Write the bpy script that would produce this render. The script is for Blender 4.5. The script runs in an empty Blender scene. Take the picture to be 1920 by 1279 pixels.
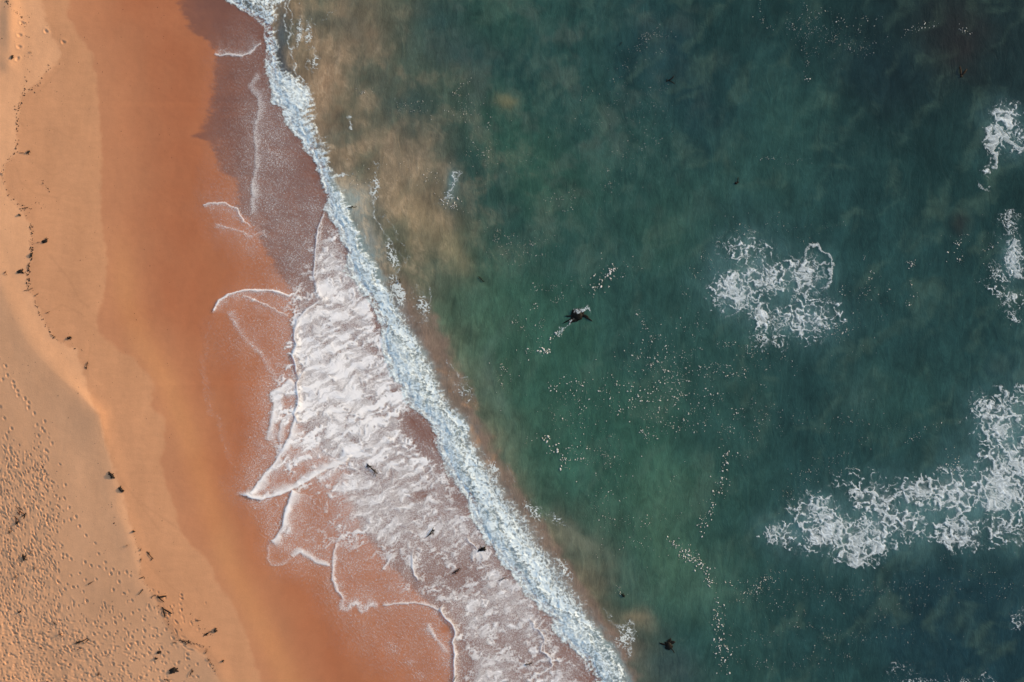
import bpy, math, random
import numpy as np
from mathutils import Vector

# ------------------------------------------------------------------ camera, sky, sun, exposure
S = 0.04                      # metres per plan unit; the plan is 1920 x 1279 units, seen straight down
CAM_H = 107.0
sc = bpy.context.scene
col = sc.collection
cam_d = bpy.data.cameras.new("camera")
cam = bpy.data.objects.new("camera", cam_d)
col.objects.link(cam)
cam.location = (0, 0, CAM_H)
cam_d.sensor_width = 36.0
cam_d.lens = 36.0 * (CAM_H - 0.45) / (1920 * S)
cam_d.clip_end = 3000
sc.camera = cam

SUN_EL, SUN_AZ = math.radians(15.0), math.radians(24.0)      # azimuth counter-clockwise from +X (seaward)
world = bpy.data.worlds.new("World")
sc.world = world
world.use_nodes = True
wn = world.node_tree
sky = wn.nodes.new("ShaderNodeTexSky")
sky.sky_type = 'NISHITA'
sky.sun_disc = False
sky.sun_elevation = SUN_EL
sky.sun_rotation = math.pi / 2 - SUN_AZ
sky.air_density = 1.0
sky.dust_density = 1.5
sky.ozone_density = 0.9
bg = wn.nodes["Background"]
wn.links.new(sky.outputs[0], bg.inputs[0])
bg.inputs[1].default_value = 0.15
sun_d = bpy.data.lights.new("sun", 'SUN')
sun_d.energy = 2.6
sun_d.angle = math.radians(0.6)
sun_d.color = (1.0, 0.78, 0.52)
sun = bpy.data.objects.new("sun", sun_d)
col.objects.link(sun)
to_sun = Vector((math.cos(SUN_EL) * math.cos(SUN_AZ), math.cos(SUN_EL) * math.sin(SUN_AZ), math.sin(SUN_EL)))
sun.rotation_euler = to_sun.to_track_quat('Z', 'Y').to_euler()
sun.location = to_sun * 200
sc.view_settings.view_transform = 'Standard'
sc.view_settings.look = 'None'
sc.view_settings.exposure = 0.8
sc.view_settings.gamma = 1.0
sc.cycles.max_bounces = 5
sc.cycles.transparent_max_bounces = 8
sc.cycles.use_denoising = True

# ------------------------------------------------------------------ helpers
rng = np.random.default_rng(7)
random.seed(7)

def lin(c):
    c = np.asarray(c, float) / 255.0
    return np.where(c <= 0.04045, c / 12.92, ((c + 0.055) / 1.055) ** 2.4)

def smooth(a, b, x):
    t = np.clip((x - a) / (b - a), 0, 1)
    return t * t * (3 - 2 * t)

_perm = np.random.default_rng(3).permutation(256)
_perm = np.concatenate([_perm, _perm, _perm])
_ga = np.random.default_rng(4).uniform(0, 2 * math.pi, 256)
_gx, _gy = np.cos(_ga).astype(np.float32), np.sin(_ga).astype(np.float32)
_r1, _r2 = np.random.default_rng(5).random(256).astype(np.float32), np.random.default_rng(6).random(256).astype(np.float32)

def pn(x, y, seed=0):
    """gradient noise, about -0.7..0.7"""
    xi, yi = np.floor(x).astype(np.int32), np.floor(y).astype(np.int32)
    xf, yf = (x - xi).astype(np.float32), (y - yi).astype(np.float32)
    xi = (xi + seed * 37) & 255
    yi = (yi + seed * 91) & 255
    x1, y1 = (xi + 1) & 255, (yi + 1) & 255
    def g(ix, iy, fx, fy):
        h = _perm[_perm[ix] + iy]
        return _gx[h] * fx + _gy[h] * fy
    u = xf * xf * xf * (xf * (xf * 6 - 15) + 10)
    v = yf * yf * yf * (yf * (yf * 6 - 15) + 10)
    a = g(xi, yi, xf, yf); b = g(x1, yi, xf - 1, yf)
    c = g(xi, y1, xf, yf - 1); d = g(x1, y1, xf - 1, yf - 1)
    return a + u * (b - a) + v * ((c + u * (d - c)) - (a + u * (b - a)))

def fbm(x, y, octaves=4, seed=0, gain=0.5):
    s = 0; a = 1.0
    for o in range(octaves):
        s = s + a * pn(x * 2.03 ** o + 13.7 * o, y * 2.03 ** o - 7.1 * o, seed + o)
        a *= gain
    return s

def billow(x, y, octaves=4, seed=0, gain=0.5):
    s = 0; a = 1.0
    for o in range(octaves):
        s = s + a * (np.abs(pn(x * 2.1 ** o + 5.3 * o, y * 2.1 ** o + 9.9 * o, seed + o)) * 2.0)
        a *= gain
    return s

def worley(x, y, seed=0):
    xi, yi = np.floor(x).astype(np.int32), np.floor(y).astype(np.int32)
    f1 = np.full(x.shape, 9.0, np.float32); f2 = f1.copy()
    for dx in (-1, 0, 1):
        for dy in (-1, 0, 1):
            cx, cy = xi + dx, yi + dy
            h = _perm[_perm[(cx + seed * 17) & 255] + ((cy + seed * 53) & 255)]
            px = cx + _r1[h]; py = cy + _r2[h]
            d = np.sqrt((x - px) ** 2 + (y - py) ** 2).astype(np.float32)
            n = d < f1
            f2 = np.where(n, f1, np.minimum(f2, d))
            f1 = np.where(n, d, f1)
    return f1, f2

def seg_dist(PX, PY, pts):
    """distance to a polyline, side (+ = right of travel as seen in plan, y down), fraction along"""
    best = np.full(PX.shape, 1e9, np.float32); side = np.zeros(PX.shape, np.float32); tt = np.zeros(PX.shape, np.float32)
    L = [0]
    for a, b in zip(pts[:-1], pts[1:]):
        L.append(L[-1] + math.hypot(b[0] - a[0], b[1] - a[1]))
    for k in range(len(pts) - 1):
        ax, ay = pts[k]; bx, by = pts[k + 1]
        dx, dy = bx - ax, by - ay
        l2 = dx * dx + dy * dy + 1e-9
        t = np.clip(((PX - ax) * dx + (PY - ay) * dy) / l2, 0, 1)
        ex, ey = PX - (ax + t * dx), PY - (ay + t * dy)
        d = np.sqrt(ex * ex + ey * ey)
        n = d < best
        best = np.where(n, d, best)
        side = np.where(n, np.sign(dx * ey - dy * ex), side)
        tt = np.where(n, (L[k] + t * math.sqrt(l2)) / L[-1], tt)
    return best, side, tt

def curve_y(pts):
    p = sorted(pts, key=lambda q: q[1])
    xs = np.array([q[0] for q in p], float); ys = np.array([q[1] for q in p], float)
    def f(PY):
        x = np.interp(PY, ys, xs)
        x = x + np.where(PY < ys[0], (PY - ys[0]) * 0.2, 0) + np.where(PY > ys[-1], (PY - ys[-1]) * 0.65, 0)
        return x
    return f

def bspline(grid, u, v):
    """smooth sampling of a coarse plan map; grid[row, col, ...]"""
    H, W = grid.shape[:2]
    u = np.clip(u, 0, W - 1.001); v = np.clip(v, 0, H - 1.001)
    iu, iv = np.floor(u).astype(int), np.floor(v).astype(int)
    fu, fv = u - iu, v - iv
    def w(f):
        return ((1 - f) ** 3 / 6, (3 * f ** 3 - 6 * f ** 2 + 4) / 6, (-3 * f ** 3 + 3 * f ** 2 + 3 * f + 1) / 6, f ** 3 / 6)
    wu, wv = w(fu), w(fv)
    out = 0
    for a in range(4):
        ia = np.clip(iv + a - 1, 0, H - 1)
        for b in range(4):
            ib = np.clip(iu + b - 1, 0, W - 1)
            k = wu[b] * wv[a]
            g = grid[ia, ib]
            out = out + (g * k[..., None] if g.ndim > k.ndim else g * k)
    return out

def WX(px): return (np.asarray(px) - 960.0) * S
def WY(py): return (639.5 - np.asarray(py)) * S

def grid_mesh(name, PX, PY, Z, mask=None, attrs=None, color=None, mat=None, parent=None, smooth_shade=True):
    """PX, PY plan coordinates (2-D arrays), Z metres, mask per face"""
    R, C = PX.shape
    idx = np.arange(R * C).reshape(R, C)
    q = np.stack([idx[:-1, :-1], idx[1:, :-1], idx[1:, 1:], idx[:-1, 1:]], -1)
    q = q[mask] if mask is not None else q.reshape(-1, 4)
    used = np.unique(q)
    remap = np.zeros(R * C, np.int64); remap[used] = np.arange(len(used))
    q = remap[q].astype(np.int32)
    co = np.stack([WX(PX), WY(PY), Z], -1).reshape(-1, 3)[used].astype(np.float32)
    me = bpy.data.meshes.new(name)
    me.vertices.add(len(co)); me.vertices.foreach_set("co", co.ravel())
    me.loops.add(q.size); me.loops.foreach_set("vertex_index", q.ravel())
    me.polygons.add(len(q))
    me.polygons.foreach_set("loop_start", np.arange(0, q.size, 4, dtype=np.int32))
    me.polygons.foreach_set("loop_total", np.full(len(q), 4, np.int32))
    me.polygons.foreach_set("use_smooth", np.full(len(q), smooth_shade))
    me.update(calc_edges=True)
    for k, v in (attrs or {}).items():
        a = me.attributes.new(k, 'FLOAT', 'POINT')
        a.data.foreach_set("value", np.asarray(v, np.float32).ravel()[used])
    if color is not None:
        a = me.attributes.new("col", 'FLOAT_COLOR', 'POINT')
        c = np.concatenate([color.reshape(-1, 3)[used], np.ones((len(used), 1))], 1).astype(np.float32)
        a.data.foreach_set("color", c.ravel())
    o = bpy.data.objects.new(name, me)
    col.objects.link(o)
    if mat: me.materials.append(mat)
    if parent: o.parent = parent
    return o

def raw_mesh(name, verts, faces, mat=None, parent=None, smooth_shade=True):
    me = bpy.data.meshes.new(name)
    me.from_pydata([tuple(map(float, v)) for v in verts], [], faces)
    if smooth_shade:
        me.polygons.foreach_set("use_smooth", np.full(len(faces), True))
    me.update()
    if mat: me.materials.append(mat)
    o = bpy.data.objects.new(name, me)
    col.objects.link(o)
    if parent: o.parent = parent
    return o

def tag(o, label=None, cat=None, group=None, kind=None):
    if label: o["label"] = label
    if cat: o["category"] = cat
    if group: o["group"] = group
    if kind: o["kind"] = kind
    return o

class NT:
    def __init__(self, name):
        self.m = bpy.data.materials.new(name); self.m.use_nodes = True
        self.t = self.m.node_tree; self.n = self.t.nodes
        self.p = self.n["Principled BSDF"]; self.out = self.n["Material Output"]
    def add(self, kind, **kw):
        n = self.n.new("ShaderNode" + kind)
        for k, v in kw.items():
            if k.startswith("i_"):
                n.inputs[k[2:].replace("_", " ")].default_value = v
            else:
                setattr(n, k, v)
        return n
    def link(self, a, b): self.t.links.new(a, b)
    def math(self, op, a, b=None, clamp=False):
        n = self.n.new("ShaderNodeMath"); n.operation = op; n.use_clamp = clamp
        for i, v in enumerate((a, b)):
            if v is None: continue
            if isinstance(v, (int, float)): n.inputs[i].default_value = v
            else: self.link(v, n.inputs[i])
        return n.outputs[0]
    def noise(self, scale, detail=4, rough=0.55, vec=None, dist=0.0):
        n = self.add("TexNoise"); n.inputs["Scale"].default_value = scale; n.inputs["Detail"].default_value = detail
        n.inputs["Roughness"].default_value = rough; n.inputs["Distortion"].default_value = dist
        if vec is None: vec = self.pos()
        self.link(vec, n.inputs["Vector"])
        return n.outputs["Fac"]
    def pos(self, scale=None, rot=None):
        g = self.add("NewGeometry")
        if scale is None: return g.outputs["Position"]
        m = self.add("Mapping"); m.inputs["Scale"].default_value = scale
        if rot: m.inputs["Rotation"].default_value = rot
        self.link(g.outputs["Position"], m.inputs["Vector"])
        return m.outputs[0]
    def attr(self, name, out="Fac"):
        a = self.add("Attribute"); a.attribute_name = name
        return a.outputs[out]
    def ramp(self, val, a, b, lo, hi):
        n = self.add("MapRange"); self.link(val, n.inputs[0])
        for i, v in zip((1, 2, 3, 4), (a, b, lo, hi)): n.inputs[i].default_value = v
        return n.outputs[0]
    def bump(self, h, strength, dist):
        b = self.add("Bump"); b.inputs["Strength"].default_value = strength; b.inputs["Distance"].default_value = dist
        self.link(h, b.inputs["Height"]); self.link(b.outputs[0], self.p.inputs["Normal"])
        return b
    def scale_color(self, color, fac):
        v = self.add("VectorMath"); v.operation = 'SCALE'
        self.link(color, v.inputs[0]); self.link(fac, v.inputs["Scale"])
        return v.outputs[0]

# ------------------------------------------------------------------ materials
def sand_material():
    k = NT("sand")
    g1 = k.noise(40, 3, 0.7); g2 = k.noise(1.6, 5, 0.6); g3 = k.noise(9, 4, 0.6)
    f = k.math('ADD', k.ramp(g1, 0.25, 0.75, 0.93, 1.07), k.ramp(g2, 0.3, 0.7, -0.035, 0.035))
    f = k.math('ADD', f, k.ramp(g3, 0.3, 0.7, -0.03, 0.03))
    k.link(k.scale_color(k.attr("col", "Color"), f), k.p.inputs["Base Color"])
    wet = k.attr("wet")
    k.link(k.ramp(wet, 0, 1, 0.95, 0.42), k.p.inputs["Roughness"])
    k.link(k.ramp(wet, 0, 1, 0.1, 0.4), k.p.inputs["Specular IOR Level"])
    h = k.math('ADD', k.math('MULTIPLY', g1, 0.35), g3)
    b = k.bump(h, 0.35, 0.02)
    k.link(k.ramp(wet, 0, 1, 0.4, 0.12), b.inputs["Strength"])
    return k.m

def sea_material():
    k = NT("sea_water")
    st = k.noise(1.0, 6, 0.62, k.pos((1.1, 0.42, 1), (0, 0, math.radians(-28))), 1.6)
    fi = k.noise(6.0, 4, 0.65, k.pos((1.0, 0.38, 1), (0, 0, math.radians(-52))), 1.2)
    th = k.noise(0.9, 5, 0.6, k.pos((1.0, 0.5, 1), (0, 0, math.radians(-40))), 2.2)
    thread = k.ramp(k.math('ABSOLUTE', k.math('SUBTRACT', th, 0.5)), 0.0, 0.016, 0.16, 0.0)
    f = k.math('MULTIPLY', k.ramp(st, 0.3, 0.72, 0.80, 1.24), k.ramp(fi, 0.3, 0.72, 0.88, 1.14))
    f = k.math('ADD', f, thread)
    k.link(k.scale_color(k.attr("col", "Color"), f), k.p.inputs["Base Color"])
    k.p.inputs["Roughness"].default_value = 0.12
    k.p.inputs["IOR"].default_value = 1.333
    h = k.math('ADD', st, k.math('MULTIPLY', fi, 0.4))
    k.bump(h, 0.4, 0.07)
    tr = k.add("BsdfTransparent"); mx = k.add("MixShader")
    k.link(k.attr("deep"), mx.inputs[0]); k.link(tr.outputs[0], mx.inputs[1]); k.link(k.p.outputs[0], mx.inputs[2])
    k.link(mx.outputs[0], k.out.inputs["Surface"])
    return k.m

def foam_material(name, color, fine=9.0, grain=0.5, bump=0.45):
    k = NT(name)
    n1 = k.noise(fine, 4, 0.7, None, 0.6); n2 = k.noise(fine * 3.3, 2, 0.6)
    n = k.math('ADD', k.math('MULTIPLY', n1, 0.6), k.math('MULTIPLY', n2, 0.4))
    k.p.inputs["Base Color"].default_value = (*color, 1)
    k.p.inputs["Roughness"].default_value = 0.75
    k.p.inputs["Specular IOR Level"].default_value = 0.25
    c = k.attr("cover")
    # bubbles open holes where the foam is thin: cover + grain*(noise-0.5), only at middling cover
    inv = k.math('SUBTRACT', 1.0, c)
    mid = k.math('MULTIPLY', k.math('MULTIPLY', c, k.math('MULTIPLY', inv, inv)), 6.75)
    a = k.math('ADD', c, k.math('MULTIPLY', k.math('MULTIPLY', k.ramp(n, 0.38, 0.62, -0.5, 0.5), grain), mid), clamp=True)
    a = k.math('POWER', a, 1.65)
    k.bump(n, bump, 0.04)
    tr = k.add("BsdfTransparent"); mx = k.add("MixShader")
    k.link(a, mx.inputs[0]); k.link(tr.outputs[0], mx.inputs[1]); k.link(k.p.outputs[0], mx.inputs[2])
    k.link(mx.outputs[0], k.out.inputs["Surface"])
    return k.m

def plain_material(name, c0, c1, scale=20, rough=0.6, bump=0.3):
    k = NT(name)
    n = k.noise(scale, 4, 0.6)
    mx = k.add("Mix", data_type='RGBA')
    k.link(k.ramp(n, 0.35, 0.65, 0, 1), mx.inputs[0])
    mx.inputs[6].default_value = (*c0, 1); mx.inputs[7].default_value = (*c1, 1)
    k.link(mx.outputs[2], k.p.inputs["Base Color"])
    k.p.inputs["Roughness"].default_value = rough
    k.p.inputs["Specular IOR Level"].default_value = 0.12
    k.bump(n, bump, 0.02)
    return k.m

M_SAND = sand_material()
M_SEA = sea_material()
M_FOAM = foam_material("swash_foam", (0.84, 0.82, 0.81), 13.0, 0.75, 0.12)
M_ROLL = foam_material("breaker_foam", (0.78, 0.86, 0.85), 7.0, 0.6, 0.25)
M_LACE = foam_material("lace_foam", (0.76, 0.82, 0.82), 8.0, 0.4, 0.15)
M_FLECK = plain_material("foam_fleck", (0.58, 0.53, 0.45), (0.70, 0.67, 0.61), 6, 0.8, 0.1)
M_KELP = plain_material("dark_kelp", (0.010, 0.008, 0.006), (0.028, 0.018, 0.012), 14, 0.5)
M_KELP_RED = plain_material("red_kelp", (0.10, 0.032, 0.016), (0.035, 0.015, 0.01), 14, 0.6)
M_KELP_DRY = plain_material("dry_kelp", (0.035, 0.022, 0.014), (0.012, 0.009, 0.007), 14, 0.8)
M_KELP_WET = plain_material("drifting_kelp", (0.003, 0.0035, 0.003), (0.007, 0.006, 0.004), 8, 0.6)

# ------------------------------------------------------------------ plan curves
FRONT = curve_y([(418,-5),(437,13),(457,25),(477,37),(490,50),(492,73),(497,100),(500,133),(505,167),(508,191),(525,201),(533,227),(543,243),
 (563,267),(577,290),(588,310),(595,333),(598,356),(605,366),(607,393),(614,408),(630,430),(643,467),(650,507),(663,530),(676,547),(693,573),
 (706,593),(710,613),(708,640),(720,677),(732,713),(750,722),(753,737),(755,753),(783,776),(806,798),(818,815),(818,840),(828,862),(838,887),
 (857,917),(873,937),(883,965),(891,993),(906,1018),(923,1030),(940,1060),(967,1083),(980,1113),(1007,1136),(1033,1160),(1043,1190),(1066,1216),
 (1093,1238),(1106,1266),(1118,1290)])
BACK = curve_y([(533,-5),(517,33),(514,67),(518,100),(530,126),(548,142),(573,158),(583,175),(584,195),(587,210),(597,243),(603,273),(613,306),
 (619,333),(622,343),(632,370),(642,395),(653,413),(672,445),(690,480),(706,510),(711,540),(716,587),(732,613),(760,633),(783,670),(793,707),
 (804,740),(808,760),(835,777),(862,793),(866,808),(856,828),(862,846),(868,866),(882,896),(905,945),(932,980),(957,1013),(979,1046),(999,1080),
 (1019,1110),(1045,1138),(1085,1160),(1120,1186),(1147,1216),(1160,1243),(1173,1279),(1180,1300)])
TRAIL = curve_y([(533,-5),(560,142),(590,200),(620,333),(655,413),(715,520),(748,560),(770,600),(790,640),(815,690),(835,740),(862,772),(885,800),
 (893,830),(912,863),(947,913),(977,953),(1003,986),(1016,1020),(1047,1050),(1067,1083),(1087,1113),(1100,1140),(1125,1186),(1150,1216),(1163,1243),(1178,1280)])
BROWN = curve_y([(600,-5),(640,200),(660,330),(700,430),(760,520),(800,560),(830,620),(850,680),(880,740),(905,800),(927,853),(960,890),(987,943),
 (1020,986),(1053,1040),(1083,1083),(1103,1120),(1130,1150),(1170,1200),(1188,1260),(1195,1290)])
FILM = curve_y([(335,-5),(345,30),(358,60),(395,78),(408,100),(400,130),(395,200),(378,240),(362,258),(392,264),(406,290),(412,322),(438,332),(445,360),
 (440,390),(480,430),(500,470),(520,520),(548,545),(556,600),(557,700),(553,780),(600,850),(655,870),(650,930),(680,1000),(740,1070),(800,1130),
 (845,1170),(852,1230),(850,1290)])
CREST = [(-400,-900),(-160,-100),(-80,200),(-20,480),(30,590),(62,650),(100,690),(140,730),(188,778),(200,830),(214,880),(226,960),(250,1020),(266,1090),
 (310,1150),(338,1190),(400,1240),(430,1300),(600,1600),(1100,2200)]
WRACK = [(60,-60),(95,60),(118,100),(104,122),(70,160),(45,180),(38,205),(36,262),(35,285),(15,310),(9,330),(20,365),(42,388),(62,420),(64,480),(57,520),
 (60,545),(70,562),(80,590),(95,615),(105,632),(125,645),(150,655),(158,690),(165,712),(172,740),(192,776),(204,830),(216,870),(236,930),(255,1000),
 (268,1035),(268,1075),(295,1115),(310,1160),(332,1195),(392,1225),(412,1262),(440,1330)]
DAMP = [(128,-80),(130,0),(128,32),(150,70),(172,100),(180,140),(186,200),(192,300),(190,400),(202,480),(200,540),(186,590),(186,620),(205,640),(250,670),
 (282,705),(290,718),(286,760),(310,785),(313,830),(303,855),(306,880),(320,920),(340,985),(360,1022),(392,1045),(408,1090),(440,1130),(462,1180),
 (480,1240),(500,1290),(560,1400)]
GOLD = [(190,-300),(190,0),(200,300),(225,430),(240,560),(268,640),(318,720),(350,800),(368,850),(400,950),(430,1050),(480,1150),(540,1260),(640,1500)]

# ------------------------------------------------------------------ heights
def wave_t(PX, PY):
    """metres seaward of the breaker front, measured across the wave"""
    f = FRONT(PY); e = 20.0
    sl = (FRONT(PY + e) - FRONT(PY - e)) / (2 * e)
    return (PX - f) * S / np.sqrt(1 + sl * sl)

def sea_z(PX, PY):
    x, y = PX * S, PY * S
    t = wave_t(PX, PY)
    swell = 0.09 * smooth(0.0, 1.4, t) * (1 - smooth(1.6, 6.5, t))
    z = 0.05 * pn(x / 4.1 + 0.3 * y / 4, y / 6.3, 11) + 0.014 * fbm(x / 1.3, y / 1.9, 3, 12)
    ring = 0
    for cx, cy, r in ((1806, 418, 26), (1872, 684, 24)):
        d = np.sqrt((PX - cx) ** 2 + (PY - cy) ** 2)
        ring = ring + 0.02 * np.sin(d / 5.5) * np.exp(-((d - r) / 14.0) ** 2)
    return swell + z * smooth(0, 4, t) + ring

def beach_z(PX, PY):
    d, s, _ = seg_dist(PX, PY, CREST)
    dc = d * s * -1.0               # + seaward
    db = np.maximum(FRONT(PY) - PX, -4000) * 0.8
    land = dc <= 0
    f = np.clip(dc / np.maximum(dc + np.maximum(db, 0), 1.0), 0, 1)
    prof = 1.15 * (1 - f) ** 1.15 + 0.02
    back = 1.17 + 0.05 * np.maximum(dc, -260) * S
    kk = smooth(-30, 34, dc)
    z = back * (1 - kk) + prof * kk
    z = np.where(db <= 0, 0.02 + np.minimum(db, 0) * S * 0.05, z)
    # scarp where the berm edge catches the sun
    d2, _, tt = seg_dist(PX, PY, [(95,690),(150,735),(190,778),(200,830),(215,880)])
    amp = np.interp(tt, [0, 0.3, 0.55, 0.62, 0.8, 1], [0.0, 0.06, 0.12, 0.10, 0.04, 0.0])
    z = z + amp * np.where(dc > 0, np.exp(-((d2 / 12.0) ** 2)), np.exp(-((d2 / 55.0) ** 2)))
    # low ridge of the last tide along the wet sand
    d3, s3, _ = seg_dist(PX, PY, GOLD)
    sd = -d3 * s3
    z = z + 0.05 * (0.5 - 0.5 * np.tanh(sd / 34.0)) * smooth(250, 520, PY) * smooth(-300, -100, PX)
    # soft undulation
    x, y = PX * S, PY * S
    z = z + 0.035 * fbm(x / 5.5, y / 9.0, 3, 21) * np.clip(db / 200, 0, 1)
    # hollow in the top left corner
    z = z + 0.16 * np.exp(-(((PX - 22) / 16.0) ** 2 + ((PY - 40) / 60.0) ** 2)) + 0.07 * np.exp(-(((PX - 18) / 14.0) ** 2 + ((PY - 122) / 14.0) ** 2))
    return z

# ------------------------------------------------------------------ sand
def spaced(parts):
    out = []
    for a, b, st in parts:
        n = max(1, int(round((b - a) / st)))
        out += list(a + (b - a) * np.arange(n) / n)
    out.append(parts[-1][1])
    return np.array(out)

ux = spaced([(-6000,-1500,900),(-1500,-300,150),(-300,-40,10),(-40,490,1.45),(490,700,4),(700,1240,5),(1240,1420,12),(1420,2200,60)])
uy = spaced([(-5000,-1000,800),(-1000,-200,100),(-200,-30,10),(-30,1310,1.75),(1310,1500,10),(1500,2400,100),(2400,6000,800)])
SX, SY = np.meshgrid(ux, uy)
SX = SX.astype(np.float32); SY = SY.astype(np.float32)
SZ = beach_z(SX, SY)
sx_m, sy_m = SX * S, SY * S

# footprints and trampled sand: pits with pushed-up rims
def foot_density(px, py):
    a = smooth(0, 1, (118 + 0.10 * (py - 850) - px) / 45) * smooth(790, 900, py)
    b = smooth(1120, 1190, py) * smooth(250, 120, px)
    c = 0.35 * smooth(1080, 1180, py) * smooth(400, 300, px) * smooth(60, 200, px)
    return max(float(a), float(b), float(c), 0.0)
pits = []
tr1 = [(48,780),(30,855),(57,832),(90,870),(113,920),(118,945),(155,962),(175,985),(175,1013),(207,1045),(220,1110),(16,1010),(37,1073),(78,1130),(262,1145),
 (265,1090),(305,1213),(270,1250),(8,740),(5,795),(95,895),(250,1130),(230,1170)]
tr2 = [(380,165),(375,240),(327,225),(402,292),(410,358),(440,343),(460,395),(497,447),(548,490),(567,550),(605,597),(490,597),(525,615),(570,622),(607,633),
 (650,635),(637,660),(683,657),(725,650),(748,672),(410,672),(460,660),(493,695),(555,692),(683,705),(447,735),(422,737),(480,762),(650,750),(710,770),(755,810),
 (500,815),(375,750),(793,862),(758,880),(850,845),(655,907),(712,912),(822,917),(543,935),(605,940),(660,935),(715,970),(540,1000),(603,1010),(660,998),(825,980),
 (895,1010),(820,1015),(945,970),(755,1015),(710,1030),(780,1045),(815,1045),(870,1010),(850,1075),(730,1065),(655,1075),(560,1075),(600,1105),(920,1075),(955,1100),
 (930,1120),(850,1105),(775,1105),(820,1120),(645,1165),(940,1160),(880,1155),(745,1135),(700,1195),(635,1225),(745,1240),(800,1243),(915,1262),(1065,1110),(1065,1135),
 (1120,1165),(1060,1185),(1010,1160),(1120,1235),(1190,1170),(350,50),(340,285),(370,370),(365,555),(385,560),(410,580)]
for x, y in tr1: pits.append((x / 3.0, 426 + y / 3.0, 3.0, 2.3, random.uniform(0.7, 1.9), random.uniform(0.035, 0.055)))
for x, y in tr2: pits.append((x / 3.0, 853 + y / 3.0, random.uniform(2.4, 3.2), random.uniform(1.7, 2.4), random.uniform(0.3, 1.9), random.uniform(0.03, 0.055)))
for x, y in [(40,68),(44,45),(39,90),(36,112),(88,60),(120,80),(5,330),(1,328),(22,840)]: pits.append((x, y, 3.6, 2.6, random.uniform(0, 3), 0.05))
n_try = 0
while n_try < 5600:
    n_try += 1
    px, py = random.uniform(-30, 420), random.uniform(760, 1310)
    if random.random() > foot_density(px, py): continue
    horiz = py > 1150 and random.random() < smooth(1120, 1210, py)
    ang = random.gauss(0.15, 0.3) if horiz else random.gauss(1.18, 0.3)      # plan angle, y down
    L = random.uniform(1.6, 3.1) if random.random() < 0.8 else random.uniform(3, 6.5); W = random.uniform(1.1, 2.0)
    pits.append((px, py, L, W, ang, random.uniform(0.014, 0.05)))
ix0, ix1 = np.searchsorted(ux, -60), np.searchsorted(ux, 488)
for (px, py, L, W, ang, dep) in pits:
    r = (L + W) * 2.2
    a0, a1 = np.searchsorted(ux, px - r), np.searchsorted(ux, px + r)
    b0, b1 = np.searchsorted(uy, py - r), np.searchsorted(uy, py + r)
    if a1 - a0 < 2 or b1 - b0 < 2: continue
    X = SX[b0:b1, a0:a1] - px; Y = SY[b0:b1, a0:a1] - py
    u = (X * math.cos(ang) + Y * math.sin(ang)) / L; v = (-X * math.sin(ang) + Y * math.cos(ang)) / W
    v = v + 0.35 * math.sin(3 * ang) * (u * u - 0.4)
    q = np.sqrt(u * u + v * v)
    SZ[b0:b1, a0:a1] += -dep * np.exp(-(q ** 3) * 0.75) + dep * 0.34 * np.exp(-((q - 1.6) / 0.5) ** 2)
tramp = np.clip(smooth(0, 1, (120 + 0.10 * (SY - 850) - SX) / 50) * smooth(790, 900, SY) + smooth(1120, 1200, SY) * smooth(260, 120, SX), 0, 1)
SZ += tramp * 0.026 * fbm(sx_m / 0.5, sy_m / 0.7, 4, 31)
dry = np.clip(1 - smooth(380, 440, SX), 0, 1)
SZ += dry * 0.004 * fbm(sx_m / 0.5, sy_m / 0.35, 2, 33)

dW, sW, _ = seg_dist(SX, SY, WRACK)
dD, sD, _ = seg_dist(SX + 2.0 * fbm(sx_m / 0.8, sy_m / 0.8, 3, 41), SY, DAMP)
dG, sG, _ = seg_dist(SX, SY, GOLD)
w_wrack = smooth(-5, 5, -dW * sW + 6 * fbm(sx_m / 0.6, sy_m / 0.6, 3, 42))                  # 1 seaward of the wrack line
w_damp = smooth(-4, 5, -dD * sD + 5 * fbm(sx_m / 1.1, sy_m / 0.7, 4, 43)) * (0.96 + 0.10 * fbm(sx_m / 2.2, sy_m / 3.0, 3, 48))
sdd = -dD * sD
sea_d = FRONT(SY) - SX
jag = 7 * fbm(sx_m / 0.45, sy_m / 0.14, 3, 46) + 10 * fbm(sx_m / 0.9, sy_m / 0.5, 4, 44) + 9 * np.abs(fbm(sx_m / 2.4 + sy_m / 3, sy_m / 0.7, 2, 45))
w_film = smooth(-7, 11, SX - FILM(SY) + jag) * (0.84 + 0.16 * smooth(0, 70, SX - FILM(SY))) * (1 + 0.2 * fbm(sx_m / 1.6, sy_m / 1.0, 3, 47))
w_film = np.clip(w_film, 0, 1)
c_dry, c_mid = lin((210, 157, 117)), lin((193, 140, 102))
c_wet1, c_wet2, c_film = lin((182, 124, 87)), lin((167, 102, 66)), lin((113, 77, 66))  # film tone: dark wet sand with the grey sky reflection painted in
n1 = fbm(sx_m / 2.5, sy_m / 6.0, 4, 51)[..., None]
n2 = fbm(sx_m / 0.35 + sy_m * 0.3, sy_m / 3.0, 3, 52)[..., None]
C = c_dry * (1 - w_wrack[..., None]) + c_mid * w_wrack[..., None]
n3 = fbm(sx_m / 2.0 + 0.6 * n1[..., 0], sy_m / 0.25 + 1.5 * n1[..., 0], 3, 53)[..., None]
C = C * (1 + 0.11 * n1 + 0.03 * n2 + 0.045 * n3 * w_wrack[..., None])
wetc = c_wet1 + (c_wet2 - c_wet1) * smooth(-10, 150, sdd + 16 * n1[..., 0])[..., None]
sunlit_tint = np.exp(-((dG / 26.0) ** 2))[..., None] * smooth(380, 560, SY)[..., None]  # sunlit band along the low ridge, painted into the wet sand colour
wetc = wetc * (1 + sunlit_tint * np.array([0.10, 0.15, 0.05])) * (1 + 0.07 * n1 + 0.02 * n2)
marks = np.zeros_like(SX)
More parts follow.
